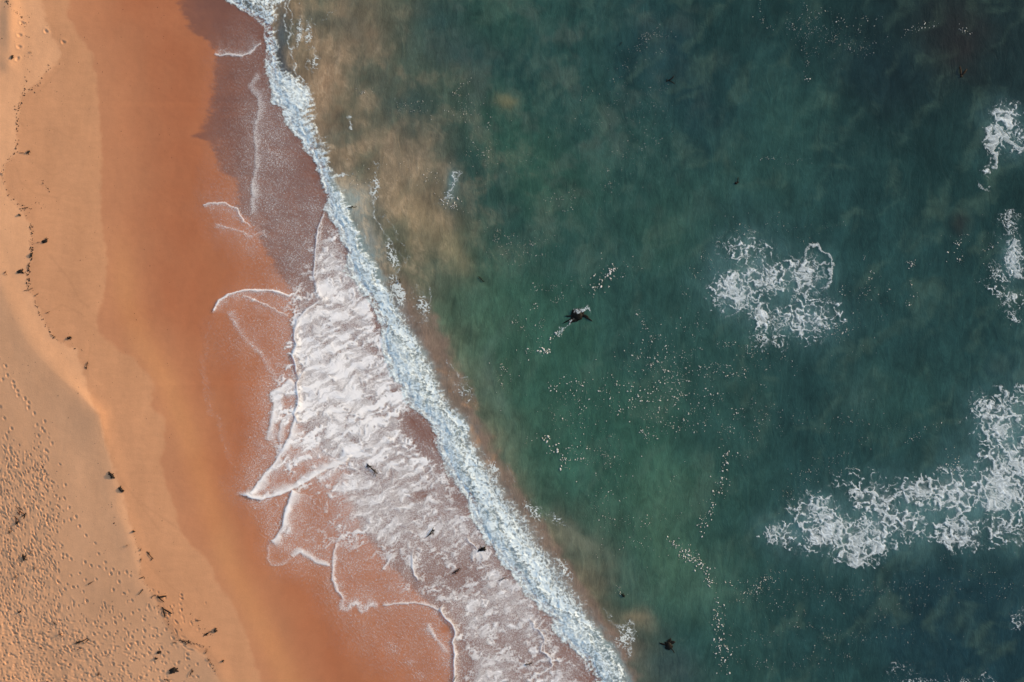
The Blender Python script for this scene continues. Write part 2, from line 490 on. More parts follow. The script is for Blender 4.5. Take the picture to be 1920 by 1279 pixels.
for pts in [[(30,300),(45,345),(70,365),(110,372),(150,352)], [(62,560),(96,590),(120,570),(150,585),(172,600)], [(70,182),(100,150),(120,128)], [(175,640),(170,680),(172,740)],
            [(240,915),(280,950),(330,985),(352,1000)], [(225,890),(260,935),(290,975),(310,1000)], [(268,1040),(300,1075),(340,1110),(365,1150)], [(90,470),(130,520),(150,560),(185,590)],
            [(20,210),(60,250),(95,240),(140,262)], [(65,300),(100,330),(128,318)], [(330,1195),(360,1200),(395,1215),(420,1250)]]:
    dm, _, tm = seg_dist(SX + 5 * n1[..., 0], SY + 5 * n1[..., 0], pts)
    marks = np.maximum(marks, np.exp(-(dm / 2.2) ** 2) * smooth(0, 0.15, tm) * smooth(1, 0.85, tm))
C = C * (1 - 0.06 * marks[..., None])
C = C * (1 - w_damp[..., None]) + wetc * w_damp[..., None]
C = C * (1 - 0.9 * w_film[..., None]) + 0.9 * w_film[..., None] * c_film * (1 + 0.06 * n1)
wet = np.clip(0.12 * w_wrack + 0.5 * w_damp + 0.3 * smooth(30, 160, sdd) + 0.3 * w_film, 0, 1)
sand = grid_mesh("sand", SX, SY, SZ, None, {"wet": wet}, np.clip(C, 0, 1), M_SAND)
tag(sand, "orange tan beach sand, trampled and dry inland, smooth and wet seaward", kind="structure")

def sand_at(px, py):
    i = int(np.clip(np.searchsorted(ux, px), 0, len(ux) - 1)); j = int(np.clip(np.searchsorted(uy, py), 0, len(uy) - 1))
    return float(SZ[j, i])

# ------------------------------------------------------------------ sea
PAL = {'t': (154,126,100), 's': (116,112,94), 'o': (84,96,82), 'q': (72,107,87), 'g': (54,94,80), 'm': (46,83,78), 'd': (38,73,73), 'b': (30,62,70),
       'e': (31,62,61), 'k': (28,50,51), 'n': (36,45,42), 'y': (112,108,82)}
SEA_MAP = ["tttttttssodgmmddeeeekknk", "tttttttssooddmdbeddekknk", "ttttttttsdogmmmdbdmekkek", "ttttttttssdggmmmdmddeeee", "ttttttttstdmggmmmmmddeee",
 "ttttttttsoymmmmgmdddddde", "tttttttttsoqgmmmmdddddde", "tttttttttsqqggmmmmdddddd", "ttttttttttsqggmmmmdddddd", "ttttttttttsqggggmmddmmdd",
 "tttttttttttsqgggmmdddddd", "tttttttttttsgggqgmdddddd", "ttttttttttttsogqmmdddddd", "tttttttttttttsmqqmdddbbb", "ttttttttttttttommmddbbbb", "ttttttttttttttsdmmdddbbb"]
sea_grid = np.array([[lin(PAL[ch]) for ch in row] for row in SEA_MAP])
uu = spaced([(-18,700,2.6),(700,1560,4.2),(1560,2600,90),(2600,9000,900)])
vv = spaced([(-6000,-1000,900),(-1000,-200,100),(-200,-30,10),(-30,1310,3.0),(1310,1500,10),(1500,2400,100),(2400,7000,900)])
U, SYs = np.meshgrid(uu.astype(np.float32), vv.astype(np.float32))
SXs = (FRONT(SYs) + U).astype(np.float32)
ZS = sea_z(SXs, SYs) - 0.05
xm, ym = SXs * S, SYs * S
wx = 34 * fbm(xm / 3.2, ym / 3.2, 4, 61); wy = 34 * fbm(xm / 3.2, ym / 3.2, 4, 66)
SC = bspline(sea_grid, (SXs + wx - 40) / 80.0, (SYs + wy - 40) / 80.0)
# clouds of stirred-up sand
cl = fbm(xm / 2.2, ym / 2.6, 5, 71, 0.55)
sed = np.exp(-np.maximum(SXs - BROWN(SYs), 0) / np.interp(SYs, [0, 300, 480, 700, 1279], [130, 170, 130, 60, 55]))
def blob(cx, cy, rx, ry, ang=0.0):
    c, s = math.cos(ang), math.sin(ang)
    X = SXs - cx + 0.5 * wx; Y = SYs - cy + 0.5 * wy
    return np.exp(-(((X * c + Y * s) / rx) ** 2 + ((-X * s + Y * c) / ry) ** 2))
SC = SC * (1 + (0.34 + 0.22 * sed)[..., None] * cl[..., None])
haze_m = smooth(0.02, 0.6, fbm(xm / 3.4 + 9, ym / 3.0, 5, 75, 0.55)) * smooth(620, 200, SYs) * smooth(1500, 1050, SXs)
SC = SC * (1 - 0.45 * haze_m[..., None]) + 0.45 * haze_m[..., None] * lin((92, 104, 96))
mz = smooth(0.0, 0.7, fbm((xm + 0.05 * wx) / 3.6 + 3, (ym + 0.05 * wy) / 2.6 + 0.3 * xm, 5, 78, 0.55))[..., None]
SC = SC * (1 - 0.36 * mz) + 0.36 * mz * lin((88, 114, 100))
SC = SC * np.array([0.80, 0.83, 0.76])
SC = SC * 0.9 + 0.1 * SC.mean(-1, keepdims=True)
def paint(mask, rgb):
    global SC
    m = np.clip(mask, 0, 1)[..., None]
    SC = SC * (1 - m) + lin(rgb) * m
paint(0.55 * sed * smooth(-0.05, 0.45, cl + 0.25 * blob(760, 320, 120, 70)) * smooth(560, 420, SYs), (140,118,92))
for cx, cy, rx, ry, a, am, rgb in [(605,140,34,60,0.1,0.65,(158,130,102)),(600,240,26,60,0.2,0.6,(146,124,100)),(670,60,60,60,0,0.5,(128,108,86)),
   (760,310,70,55,0.5,0.6,(150,130,104)),(790,400,60,48,0.8,0.65,(160,138,106)),(845,470,44,24,0.9,0.6,(146,134,102)),(720,260,40,22,0,0.4,(140,120,96)),
   (945,188,15,11,0,0.6,(116,112,82)),(930,95,22,14,0.3,0.3,(92,100,88)),(815,35,40,30,0,0.6,(44,72,70)),(760,200,50,26,0,0.55,(54,80,74)),(860,95,70,30,0.2,0.4,(40,68,72)),
   (700,520,60,20,1.1,0.6,(128,112,94)),(760,600,60,22,1.0,0.7,(132,108,90)),(1085,1010,45,20,0.5,0.7,(120,122,104)),(1200,1165,30,18,0.3,0.75,(138,124,98)),
   (1165,1215,40,30,0.5,0.5,(120,105,92)),(910,700,16,50,0.1,0.35,(100,118,106)),(940,760,30,20,0.8,0.35,(96,116,104)),(1240,980,26,120,0.1,0.4,(84,120,98)),
   (1325,1110,55,40,0.2,0.4,(84,118,100)),(1610,745,40,40,0,0.3,(72,100,92)),(1790,45,62,42,0.2,0.75,(38,38,36)),(1805,100,46,46,0,0.6,(40,38,35)),(1806,418,20,20,0,0.65,(44,40,36)),
   (1875,684,22,20,0,0.3,(58,72,66)),(1640,130,90,60,0.3,0.35,(28,48,54)),(1250,70,60,40,0,0.35,(30,56,64)),(1270,1260,50,40,0,0.5,(62,72,72)),(640,345,40,18,0.3,0.5,(176,150,116)),
   (655,385,42,36,0.9,0.75,(150,162,156)),(685,450,52,22,0.95,0.65,(140,148,142)),(525,70,12,60,-0.1,0.8,(74,86,90)),(540,130,14,30,-0.2,0.85,(62,72,80)),
   (1480,250,70,90,0,0.3,(52,88,78)),(1000,600,120,70,0.5,0.25,(58,98,82)),(1130,840,120,80,0,0.25,(52,96,82))]:
    paint(am * blob(cx, cy, rx, ry, a) * (1 + 0.5 * cl), rgb)
# creamy wisps drawn out of the sand clouds
wsp = np.abs(fbm((xm + 0.04 * wx) / 1.1, (ym + 0.04 * wy) / 1.7, 4, 87, 0.55))
near_b = np.exp(-np.maximum(U - 60, 0) / np.interp(SYs, [0, 300, 480, 560], [60, 130, 90, 30])) * smooth(20, 60, U) * smooth(570, 500, SYs)
paint(0.55 * near_b * smooth(0.20, 0.0, wsp) * smooth(-0.2, 0.3, cl), (188,166,136))
# brown strip of churned sand behind the breaker
strip = smooth(BROWN(SYs) + 14, BROWN(SYs) - 14, SXs + 16 * fbm(xm / 0.9, ym / 0.9, 4, 81)) * smooth(470, 620, SYs)
strip_n = fbm(xm / 0.5 + ym / 2, ym / 0.9, 4, 82)
sc_col = lin((128,106,93)) * (1 + 0.25 * strip_n)[..., None]
SC = SC * (1 - 0.76 * strip[..., None]) + sc_col * 0.76 * strip[..., None]
paint(0.6 * strip * smooth(0.1, 0.5, fbm(xm / 1.2, ym / 1.2, 3, 83)) * np.exp(-((SYs - 790) / 90.0) ** 2), (186,142,104))
aer = smooth(4, 20, U) * smooth(TRAIL(SYs) + 16, BACK(SYs) - 4, SXs + 14 * fbm(xm / 0.7, ym / 0.7, 3, 85)) * smooth(300, 360, SYs)
paint(0.8 * aer, (132,152,152))
for cx, cy, rx, ry in [(1400,500,75,70),(1385,550,55,45),(1500,585,85,60),(1505,520,45,45),(1890,240,45,55),(1905,490,25,50),(1480,1000,55,35),(1560,985,75,55),(1640,985,85,70),(1740,950,80,60),
                       (1820,960,85,65),(1890,900,90,80),(1895,800,75,70),(1960,850,60,180),(850,345,14,30)]:
    paint(0.42 * blob(cx, cy, rx, ry) * (1 + 0.8 * cl), (92,126,126))
deep = smooth(-10, 14, U)
sea = grid_mesh("sea", SXs, SYs, ZS, None, {"deep": deep}, np.clip(SC, 0.002, 1), M_SEA)
tag(sea, "murky green sea with clouds of stirred-up sand near the shore", kind="structure")

# ------------------------------------------------------------------ surf: breaker roller, trailing foam, swash foam (one plan grid, split by belonging)
FX0, FX1, FY0, FY1, FS = 340.0, 1400.0, -200.0, 1480.0, 1.35
fx = np.arange(FX0, FX1, FS); fy = np.arange(FY0, FY1, FS)
PX, PY = np.meshgrid(fx.astype(np.float32), fy.astype(np.float32))
X, Y = PX * S, PY * S
def n_at(sx, sy, o, seed, g=0.5): return fbm(X / sx, Y / sy, o, seed, g)
qx = n_at(0.55, 0.55, 3, 101); qy = n_at(0.55, 0.55, 3, 107)
Qx = n_at(2.2, 2.2, 3, 111); Qy = n_at(2.2, 2.2, 3, 117)

DENS = ["0001000000000000000000", "0011000000000000000000", "0123000000000000000000", "0113000000000000000000", "0113000000000000000000", "0113400000000000000000",
 "0124500000000000000000", "0124530000000000000000", "0124320000000000000000", "0224333000000000000000", "0334444000000000000000", "0134345600000000000000",
 "0012346600000000000000", "0001246770000000000000", "0023467780000000000000", "0122378870000000000000", "0123289877000000000000", "0112389987000000000000",
 "0002579987700000000000", "0002669987600000000000", "0003568887430000000000", "0003566788540000000000", "0006577667765000000000", "0017545788777000000000",
 "0001445688767700000000", "0000645667767770000000", "0000344445766670000000", "0000012333655587000000", "0000001343467678700000", "0000000222225867760000",
 "0000000122234766760000", "0000000012223776567000", "0000000000122787678000"]
dens_grid = np.array([[int(c) / 9.0 for c in r] for r in DENS])
along = 0.65 * np.maximum(PY - 1279, 0) + 0.2 * np.minimum(PY, 0)      # beyond the traced stretch the pattern runs on with the shore
D = bspline(dens_grid, (PX - along + 14 * Qx - 360) / 40.0, (PY + 14 * Qy) / 40.0)
tF = PX - FRONT(PY)
D = D * smooth(26, 2, tF)
D = D + 0.07 * smooth(0.4, 0.6, D) * smooth(400, 480, PY) * smooth(900, 840, PY)
D = D * np.interp(PY, [0, 860, 940, 1279], [1, 1, 0.88, 0.86])
LEAD = curve_y([(607,394),(594,430),(590,470),(588,530),(600,558),(573,582),(556,608),(552,640),(548,667),(554,690),(558,720),(558,760),(554,785),(543,825),(517,867),(490,900),(467,931)])
lead_d = PX + 5 * qx - LEAD(PY)
in_y = smooth(392, 405, PY) * smooth(932, 926, PY)
D = D * (1 - in_y * 0.22 * smooth(3, -2, lead_d))
D = np.maximum(D, in_y * smooth(-2, 2, lead_d) * np.interp(PY, [400, 520, 600, 780, 860, 930], [0.35, 0.5, 0.8, 0.75, 0.6, 0.8]) * np.exp(-np.maximum(lead_d, 0) / 26.0))
milk = np.zeros_like(D)          # soft milky film
relief = np.zeros_like(D)

def line(pts, wo, wi, amp, inner=1, ridge=0.0, jit=3.0, taper=True, brk=0.0, mk=0.85, soft_edge=False):
    """foam edge: crisp on its outer side (wo units), fading into the lobe on the inner side (wi); inner=+1: right of travel"""
    global D, milk, relief
    xs = [p[0] for p in pts]; ys = [p[1] for p in pts]
    m = 4 * wi + 12
    a0, a1 = np.searchsorted(fx, min(xs) - m), np.searchsorted(fx, max(xs) + m)
    b0, b1 = np.searchsorted(fy, min(ys) - m), np.searchsorted(fy, max(ys) + m)
    sl = np.s_[b0:b1, a0:a1]
    d, s, t = seg_dist(PX[sl] + jit * qx[sl] + 1.5 * jit * Qx[sl], PY[sl] + jit * qy[sl] + 1.5 * jit * Qy[sl], pts)
    sd = d * s * inner
    vary = 0.45 + 1.1 * np.clip(0.5 + 0.9 * fbm(X[sl] / 0.9, Y[sl] / 0.9, 2, 163), 0, 1)
    wi0 = wi; wi = wi * vary; wo = wo * (0.7 + 0.3 * vary)
    p = np.where(sd >= 0, np.exp(-sd / wi), np.exp(-(sd / wo) ** 2))
    if soft_edge: p = np.where(sd >= 0, 0.55 * np.exp(-(sd / (1.1 * wi)) ** 2) + 0.45 * np.exp(-sd / (1.7 * wi)), np.exp(-(sd / wo) ** 2)) * (0.92 + 0.25 * Qy[sl])
    if taper: p = p * smooth(0, 0.06, t) * smooth(1, 0.94, t)
    if mk and wi0 > 2.6:
        veil = amp * 0.46 * np.where(sd >= 0, np.exp(-sd / (5.0 * wi0)), np.exp(-(sd / wo) ** 2)) * smooth(0, 0.12, t) * smooth(1, 0.88, t)
        milk[sl] = np.maximum(milk[sl], veil * (0.75 + 0.5 * np.clip(0.5 + qy[sl], 0, 1)))
    if brk: p = p * (1 - brk * smooth(-0.1, 0.35, Qx[sl] + 0.5 * qy[sl]))
    D[sl] = np.maximum(D[sl], amp * p)
    milk[sl] = np.maximum(milk[sl], np.minimum(amp * p * mk * 1.12, 1))
    if ridge:
        r = np.where(sd >= 0, np.exp(-(sd / (wi0 * 0.8 + 2.5)) ** 2), np.exp(-(sd / (wo + 0.8)) ** 2))
        relief[sl] = np.maximum(relief[sl], ridge * r)

# soft outlines high on the sand
line([(483,125),(480,140),(468,157),(483,180),(487,213),(478,240),(480,283),(475,333),(473,393),(466,412)], 5, 12, 0.66, -1, mk=0.75, soft_edge=True)
line([(398,100),(427,98),(453,105),(467,100),(480,85),(494,76)], 2.0, 3.5, 0.8, -1, 0.02)
line([(378,386),(400,377),(423,380),(443,391),(453,405),(462,418)], 1.6, 6.0, 0.75, 1, 0.02)
line([(400,420),(443,430),(470,440),(493,432),(500,450)], 3, 6, 0.5, 1)
line([(460,413),(472,425)], 2, 3, 0.6, 1)
# front line beside the breaker, middle
line([(607,394),(594,430),(590,467),(590,497),(585,517),(591,531)], 1.6, 3.0, 0.95, -1, 0.05, 2)
line([(603,410),(599,440),(594,470),(596,500),(592,520)], 1.5, 2.5, 0.7, -1, 0.03, 3)
line([(590,531),(592,547),(602,560)], 1.5, 2.5, 0.7, -1, 0.03, 2)
# big lobe
line([(396,590),(410,563),(427,552),(453,545),(483,544),(510,543),(527,547),(540,553),(557,547)], 1.6, 4.2, 1.0, 1, 0.05, 1.5)
line([(450,552),(473,563),(503,573),(527,587),(543,597)], 3, 6, 0.6, 1, 0.02)
line([(430,577),(443,613),(470,643),(493,667),(507,693),(523,722)], 8, 9, 0.5, -1, mk=0.75, soft_edge=True)
line([(396,590),(388,640),(382,720),(396,770),(420,816),(440,880),(462,925)], 4, 12, 0.13, -1, 0, 8, mk=0.0)
# main swash front
line([(604,560),(573,582),(558,600),(553,613),(552,630),(556,645),(552,657),(547,667),(552,683),(556,702)], 1.8, 5.0, 1.0, -1, 0.09, 2)
line([(566,701),(557,718),(557,740),(558,760),(552,775),(557,789)], 1.8, 4.0, 1.0, -1, 0.09, 2)
line([(558,775),(552,790),(547,813),(530,843),(517,867),(497,890),(477,917),(465,931)], 3.5, 13, 1.0, -1, 0.04, 2, soft_edge=True)
line([(465,931),(490,935),(523,927),(557,912),(583,897),(610,880),(630,874),(650,863)], 2.0, 11, 1.05, -1, 0.10, 1.5, False, soft_edge=True)
line([(650,863),(651,852),(680,843),(727,827)], 2.5, 7, 0.85, -1, 0.08, 2)
line([(548,708),(530,730),(513,738),(517,760),(512,790),(500,830)], 6, 20, 0.85, -1, 0.02, 3, soft_edge=True)
line([(552,772),(533,787),(525,810),(524,830)], 4, 13, 0.85, -1, 0.01, 3, soft_edge=True)
# second tongue
line([(550,914),(541,940),(534,963),(532,986),(520,1006),(508,1016)], 2.2, 15, 1.0, -1, 0.06, 2, soft_edge=True)
line([(508,1016),(502,1033),(502,1046),(510,1058),(527,1058),(547,1046)], 3, 7, 0.45, -1, 0.01, 3)
line([(547,1046),(563,1034),(580,1043),(593,1055),(622,1062)], 4, 11, 0.78, -1, 0.0, 3, soft_edge=True)
line([(636,1010),(627,1036),(624,1063),(626,1086),(637,1108),(645,1128)], 3.0, 8, 0.8, -1, 0.02, 3)
line([(640,1120),(642,1140),(652,1143),(666,1130),(680,1146),(694,1136),(713,1135)], 7, 13, 0.58, -1, 0.0, 4, soft_edge=True)
line([(713,1135),(747,1131),(777,1130),(800,1136),(823,1143),(831,1156),(847,1173),(853,1186)], 1.6, 5, 0.8, -1, 0.04, 2)
line([(826,1146),(834,1160),(847,1173),(853,1186),(848,1206),(853,1226),(852,1253),(850,1280),(858,1310),(900,1370),(940,1440),(990,1520)], 1.6, 6, 1.0, -1, 0.12, 2, False)
line([(803,1166),(808,1190),(822,1206),(845,1226)], 6, 8, 0.6, 1, 0.0, 4, soft_edge=True)
line([(733,1043),(727,1055),(716,1068)], 2, 7, 0.9, -1, 0.03, 1)
line([(773,1040),(775,1066),(778,1078),(784,1090)], 1.5, 4, 0.95, -1, 0.05, 2)
line([(628,1010),(608,1029)], 1.2, 2, 0.8, -1, 0.01, 1)
# strands near the breaker, lower
line([(997,1163),(1003,1175),(1015,1188),(1022,1203),(1012,1218),(1030,1233),(1038,1247),(1026,1260),(1000,1270),(985,1282)], 1.8, 2.5, 1.0, -1, 0.05, 5)
line([(1010,1180),(1028,1190),(1024,1206),(1018,1222),(1044,1236)], 1.4, 2, 0.8, -1, 0.03, 5)
line([(875,1008),(880,1018),(890,1024),(896,1034),(886,1048)], 1.6, 2.2, 0.95, -1, 0.04, 4)
line([(896,1034),(905,1046),(902,1056),(912,1064)], 1.4, 2.2, 0.8, -1, 0.03, 4)
for px, py, r, am in [(520,745,18,0.95),(512,775,12,0.8),(505,805,22,0.5),(495,905,16,0.6),(528,835,12,0.5),(540,985,16,0.5),(480,925,12,0.8),(560,1050,16,0.4),(735,1215,26,0.35),(770,1240,18,0.3),(790,1265,18,0.3),(672,1132,16,0.45)]:
    g = np.exp(-(((PX - px) ** 2 + (PY - py) ** 2) / r ** 2))
    D = np.maximum(D, am * g); milk = np.maximum(milk, 0.72 * am * g * (0.8 + 0.5 * qx))

# bare and dark holes in the sheet
for px, py, rx, ry, a, am in [(790,815,38,18,0.75,0.5),(770,790,20,10,0.6,0.5),(640,555,16,10,0.4,0.4),(700,655,26,9,0.9,0.35),(560,890,36,14,-0.5,0.3),(795,925,18,9,-0.3,0.5),
      (590,960,30,26,0,0.25),(700,1085,50,16,0.1,0.35),(835,1180,10,10,0,0.8),(870,1240,20,26,0,0.4),(855,1085,40,16,-0.1,0.3),(735,735,20,6,-0.3,0.45),(690,745,12,6,0,0.4),
      (590,815,20,40,0.5,0.25),(665,840,14,14,0,0.3)]:
    c, s = math.cos(a), math.sin(a)
    u = ((PX - px) * c + (PY - py) * s) / rx; v = (-(PX - px) * s + (PY - py) * c) / ry
    D = D * (1 - am * np.exp(-(u * u + v * v)))

# breaker band and its trailing foam
t_w = wave_t(PX, PY)
al_w = Y * 1.1 + 0.4 * X
feather = fbm(al_w / 0.16 + 0.5 * qx, (t_w + 0.25 * qy) / 0.8, 4, 127, 0.6)
feather2 = fbm(al_w / 0.30 + 0.6 * Qx, (t_w + 0.3 * qx) / 1.5, 3, 129, 0.55)
edge = 3.5 * n_at(0.35, 0.35, 4, 121, 0.6) + 8 * n_at(1.1, 1.1, 2, 125) + 12 * n_at(3.0, 3.0, 2, 126) + 5.0 * feather
sF = PX - FRONT(PY) + edge
sB = BACK(PY) - PX + 5 * n_at(0.4, 0.4, 4, 131, 0.6) + 14 * feather2 + 14 * n_at(1.4, 1.4, 2, 133) + 18 * n_at(3.4, 3.4, 2, 134)
sT = TRAIL(PY) - PX + 9 * n_at(0.5, 0.5, 4, 135, 0.6) + 14 * feather2 + 14 * n_at(1.6, 1.6, 2, 137)
roll = smooth(-1.5, 3.5, sF) * smooth(-5, 9, sB)
trail = smooth(0, 4, sF) * smooth(-4, 10, sT) * (1 - roll) * smooth(330, 360, PY)
frac = np.clip((PX - BACK(PY)) / np.maximum(TRAIL(PY) - BACK(PY), 4), 0, 1)
cellA = 0.42
F1, F2 = worley((X + 0.30 * qx + 0.4 * Qx) / cellA, (Y + 0.30 * qy + 0.4 * Qy) / cellA, 3)
lace = np.clip((F2 - F1) / 0.55, 0, 1)
fil = np.clip(np.abs(fbm((X + 0.3 * qx) / 0.42, (Y + 0.3 * qy) / 0.42, 3, 149, 0.5)) * 3.0, 0, 1)
lace = np.minimum(lace + 0.15, 0.5 * lace + 0.6 * fil)
G1, G2 = worley((X + 0.10 * qx) / 0.19, (Y + 0.10 * qy) / 0.19, 5)
lace2 = np.clip((G2 - G1) / 0.55, 0, 1)
wisp = 0.5 + 0.75 * fbm((X * 0.8 + Y * 0.35 + 0.5 * Qx) / 0.6, (Y * 0.9 - X * 0.3 + 0.5 * Qy) / 0.28, 4, 141, 0.6)
# swash coverage: density against a threshold pattern of holes
spk = 0.5 + 0.9 * n_at(0.11, 0.11, 2, 151)
# flow direction: the sheet is drawn out along the run of the wash
ax_, ay_ = 0.86, -0.51
fu = X * ax_ + Y * ay_; fv_ = -X * ay_ + Y * ax_
flow = np.clip(0.5 + 0.75 * fbm((fu + 0.5 * Qx + 0.15 * qx) / 2.2, (fv_ + 0.6 * Qy + 0.15 * qy) / 0.40, 5, 143, 0.52), 0, 1)
thread = np.clip(np.abs(fbm((fu + 0.5 * Qx + 0.2 * qx) / 1.3, (fv_ + 0.6 * Qy + 0.2 * qy) / 0.34, 4, 144, 0.5)) * 2.6, 0, 1)
soft = np.clip(0.5 + 1.0 * fbm((X + 0.6 * Y + 0.6 * Qx) / 1.9, (Y - 0.5 * X + 0.6 * Qy) / 1.1, 4, 155), 0, 1)
H1, H2 = worley((fu + 0.35 * Qx + 0.20 * qx) / 0.50, (fv_ + 0.35 * Qy + 0.20 * qy) / 0.30, 7)
holes = np.clip(1 - H1 / 0.62, 0, 1)
K1, K2 = worley((fu + 0.12 * qx) / 0.22, (fv_ + 0.12 * qy) / 0.15, 9)
holes2 = np.clip(1 - K1 / 0.62, 0, 1)
hmix = smooth(0.35, 0.65, np.clip(0.5 + 0.9 * fbm(X / 1.4, Y / 1.4, 2, 157), 0, 1))
thr = 0.08 + 0.62 * soft + 0.50 * holes * (0.30 + hmix) + 0.40 * holes2 * (1.1 - 0.7 * hmix) + 0.26 * (flow - 0.5) + 0.05 * (spk - 0.5)
hi = smooth(0.30, 0.60, D) * smooth(400, 440, PY + 0.2 * (PX - 560))
cov_hi = smooth(thr - 0.26, thr + 0.18, D)
f2 = smooth(0.25, 0.75, flow)
body = np.interp(PY, [0, 560, 640, 800, 900, 1279], [0.56, 0.56, 0.64, 0.64, 0.60, 0.60]) + 0.30 * (1 - f2) + 0.20 * smooth(0.40, 0.02, thread) + 0.12 * (0.5 - soft)
cov_hi = np.maximum(cov_hi * body, (np.interp(PY, [0, 860, 940, 1279], [0.46, 0.50, 0.60, 0.60]) + 0.26 * (1 - flow) - 0.16 * holes2 * hmix) * smooth(0.30, 0.75, D))
cov_hi = cov_hi * np.interp(PY, [0, 840, 930, 1279], [1.0, 1.04, 0.90, 0.88])
cov_lo = D * np.interp(PY, [0, 380, 480, 1279], [0.72, 0.72, 0.95, 0.95]) * np.clip(1.0 + (1.0 + 1.6 * smooth(0.3, 0.1, D)) * (spk - 0.5) + 0.4 * (soft - 0.5), 0, 1.8)
cov = np.clip(cov_lo * (1 - hi) + cov_hi * hi, 0, 1)
cov = np.maximum(cov, np.clip(milk * 1.2, 0, 1) * (0.86 + 0.14 * soft))
swash_zone = smooth(20, 0, sF)
cov = cov * swash_zone
# trailing lace
Dt = (0.92 - 0.62 * frac) * trail
thr_t = 0.5 * lace + 0.3 * lace2 + 0.25 * np.clip(wisp, 0, 1)
cov_t = (smooth(thr_t - 0.24, thr_t + 0.28, Dt) * 0.62 + (0.44 + 0.3 * feather2) * (1 - 0.7 * frac)) * np.clip(trail * 1.4, 0, 1)
# roller: closed at the front, opening towards the back; mottled at the bottom
mott = smooth(1120, 1200, PY) * smooth(1085, 1110, PX)
hol = smooth(0.1, 0.9, np.clip(1 - sB / 26.0, 0, 1)) * 0.35 + 0.35 * mott + 0.38 * smooth(120, 20, PY)
thr_r = 0.55 * lace + 0.45 * np.clip(wisp, 0, 1)
fine_r = np.clip(0.5 + 0.8 * n_at(0.16, 0.16, 3, 145, 0.6), 0, 1)
curl = np.abs(fbm((X + 0.5 * qx + 0.5 * Qx) / 0.5, (Y + 0.5 * qy + 0.5 * Qy) / 0.5, 4, 147, 0.6)) * 2.2
near = np.exp(-np.maximum(sF, 0) / 7.0)
thr_r = 0.28 * lace + 0.12 * np.clip(wisp, 0, 1) + 0.10 * fine_r + 0.34 * np.clip(curl, 0, 1) + 0.34 * np.clip(0.5 + 0.8 * feather, 0, 1)
hol = np.clip(hol + 0.34 + 0.36 * near, 0, 0.9)
cov_r = roll * (1 - hol * smooth(0.34, 0.85, thr_r))
skirt = smooth(-16, -2, sF) * smooth(14, 2, sF) * smooth(430, 520, PY)
cov = np.maximum(cov, 0.8 * skirt * smooth(0.45, 0.15, 0.6 * lace + 0.5 * np.clip(curl, 0, 1)))
cover = np.maximum(np.maximum(cov, cov_t), cov_r)

def strand(pts, w, amp, jit=6.0, brk=0.6):
    """thin broken foam line on the water behind the breaker"""
    global cover
    xs = [p[0] for p in pts]; ys = [p[1] for p in pts]
    a0, a1 = np.searchsorted(fx, min(xs) - 30), np.searchsorted(fx, max(xs) + 30)
    b0, b1 = np.searchsorted(fy, min(ys) - 30), np.searchsorted(fy, max(ys) + 30)
    sl = np.s_[b0:b1, a0:a1]
    d, s, t = seg_dist(PX[sl] + jit * qx[sl] + 2 * Qx[sl], PY[sl] + jit * qy[sl] + 2 * Qy[sl], pts)
    p = np.exp(-(d / w) ** 2) * smooth(0, 0.08, t) * smooth(1, 0.92, t)
    p = p * (1 - brk * smooth(-0.15, 0.3, fbm(X[sl] / 0.35, Y[sl] / 0.35, 2, 161)))
    cover[sl] = np.maximum(cover[sl], amp * p)
for pts, w, am in [([(533,-10),(533,20),(532,43),(541,70),(546,100),(549,120),(557,140),(573,161),(585,180)], 2.2, 1.0), ([(540,0),(545,40),(543,70),(548,95)], 1.6, 0.8),
   ([(556,0),(562,4)], 2, 0.8), ([(557,30),(564,45),(562,62)], 1.8, 0.7), ([(578,35),(575,50),(574,80)], 1.6, 0.55), ([(583,30),(588,44)], 1.2, 0.5), ([(583,90),(588,95),(590,108)], 2.5, 0.6),
   ([(573,130),(576,115),(577,108)], 1.8, 0.7), ([(585,180),(590,198),(594,214)], 1.6, 0.7), ([(583,210),(592,240),(602,275),(614,308),(620,335)], 2.2, 0.9),
   ([(620,330),(638,326),(655,322)], 2.4, 0.9), ([(700,300),(710,312),(705,340)], 1.6, 0.55), ([(690,340),(697,365),(700,400),(712,425),(735,455),(742,480),(748,520)], 2.2, 0.7),
   ([(650,413),(662,425),(680,445),(695,465)], 1.4, 0.8), ([(710,400),(735,425),(760,470),(765,480)], 1.2, 0.45), ([(748,470),(760,490),(772,480)], 1.4, 0.5), ([(775,530),(785,545),(800,560)], 2, 0.55),
   ([(800,530),(806,552),(795,585),(790,600)], 1.8, 0.55), ([(770,570),(790,580),(802,600),(780,605)], 1.6, 0.5), ([(838,670),(842,690),(858,700),(880,715)], 1.6, 0.55),
   ([(850,715),(870,730),(890,745)], 2, 0.5), ([(893,830),(905,850),(925,880),(930,893)], 1.5, 0.5), ([(950,870),(960,890),(965,905)], 1.5, 0.5), ([(990,945),(1000,940),(1020,960),(1040,975),(1050,985)], 1.3, 0.45),
   ([(1030,980),(1052,982),(1070,990)], 1.3, 0.4), ([(1140,1160),(1150,1175),(1165,1180),(1185,1165),(1190,1185),(1184,1215),(1178,1235),(1160,1235)], 2.2, 0.7),
   ([(1160,1195),(1175,1200),(1185,1190)], 1.8, 0.6), ([(1130,1140),(1140,1155),(1150,1160)], 1.6, 0.5), ([(1118,1180),(1135,1205),(1150,1225),(1160,1243)], 1.8, 0.9),
   ([(1150,1260),(1165,1262),(1180,1275)], 1.8, 0.5), ([(742,180),(747,200),(743,215)], 1.0, 0.3), ([(652,215),(655,228),(658,243)], 3.0, 0.9), ([(600,45),(610,30),(628,12)], 1.0, 0.4)]:
    strand(pts, w * 0.85, am * 0.8, 9.0)
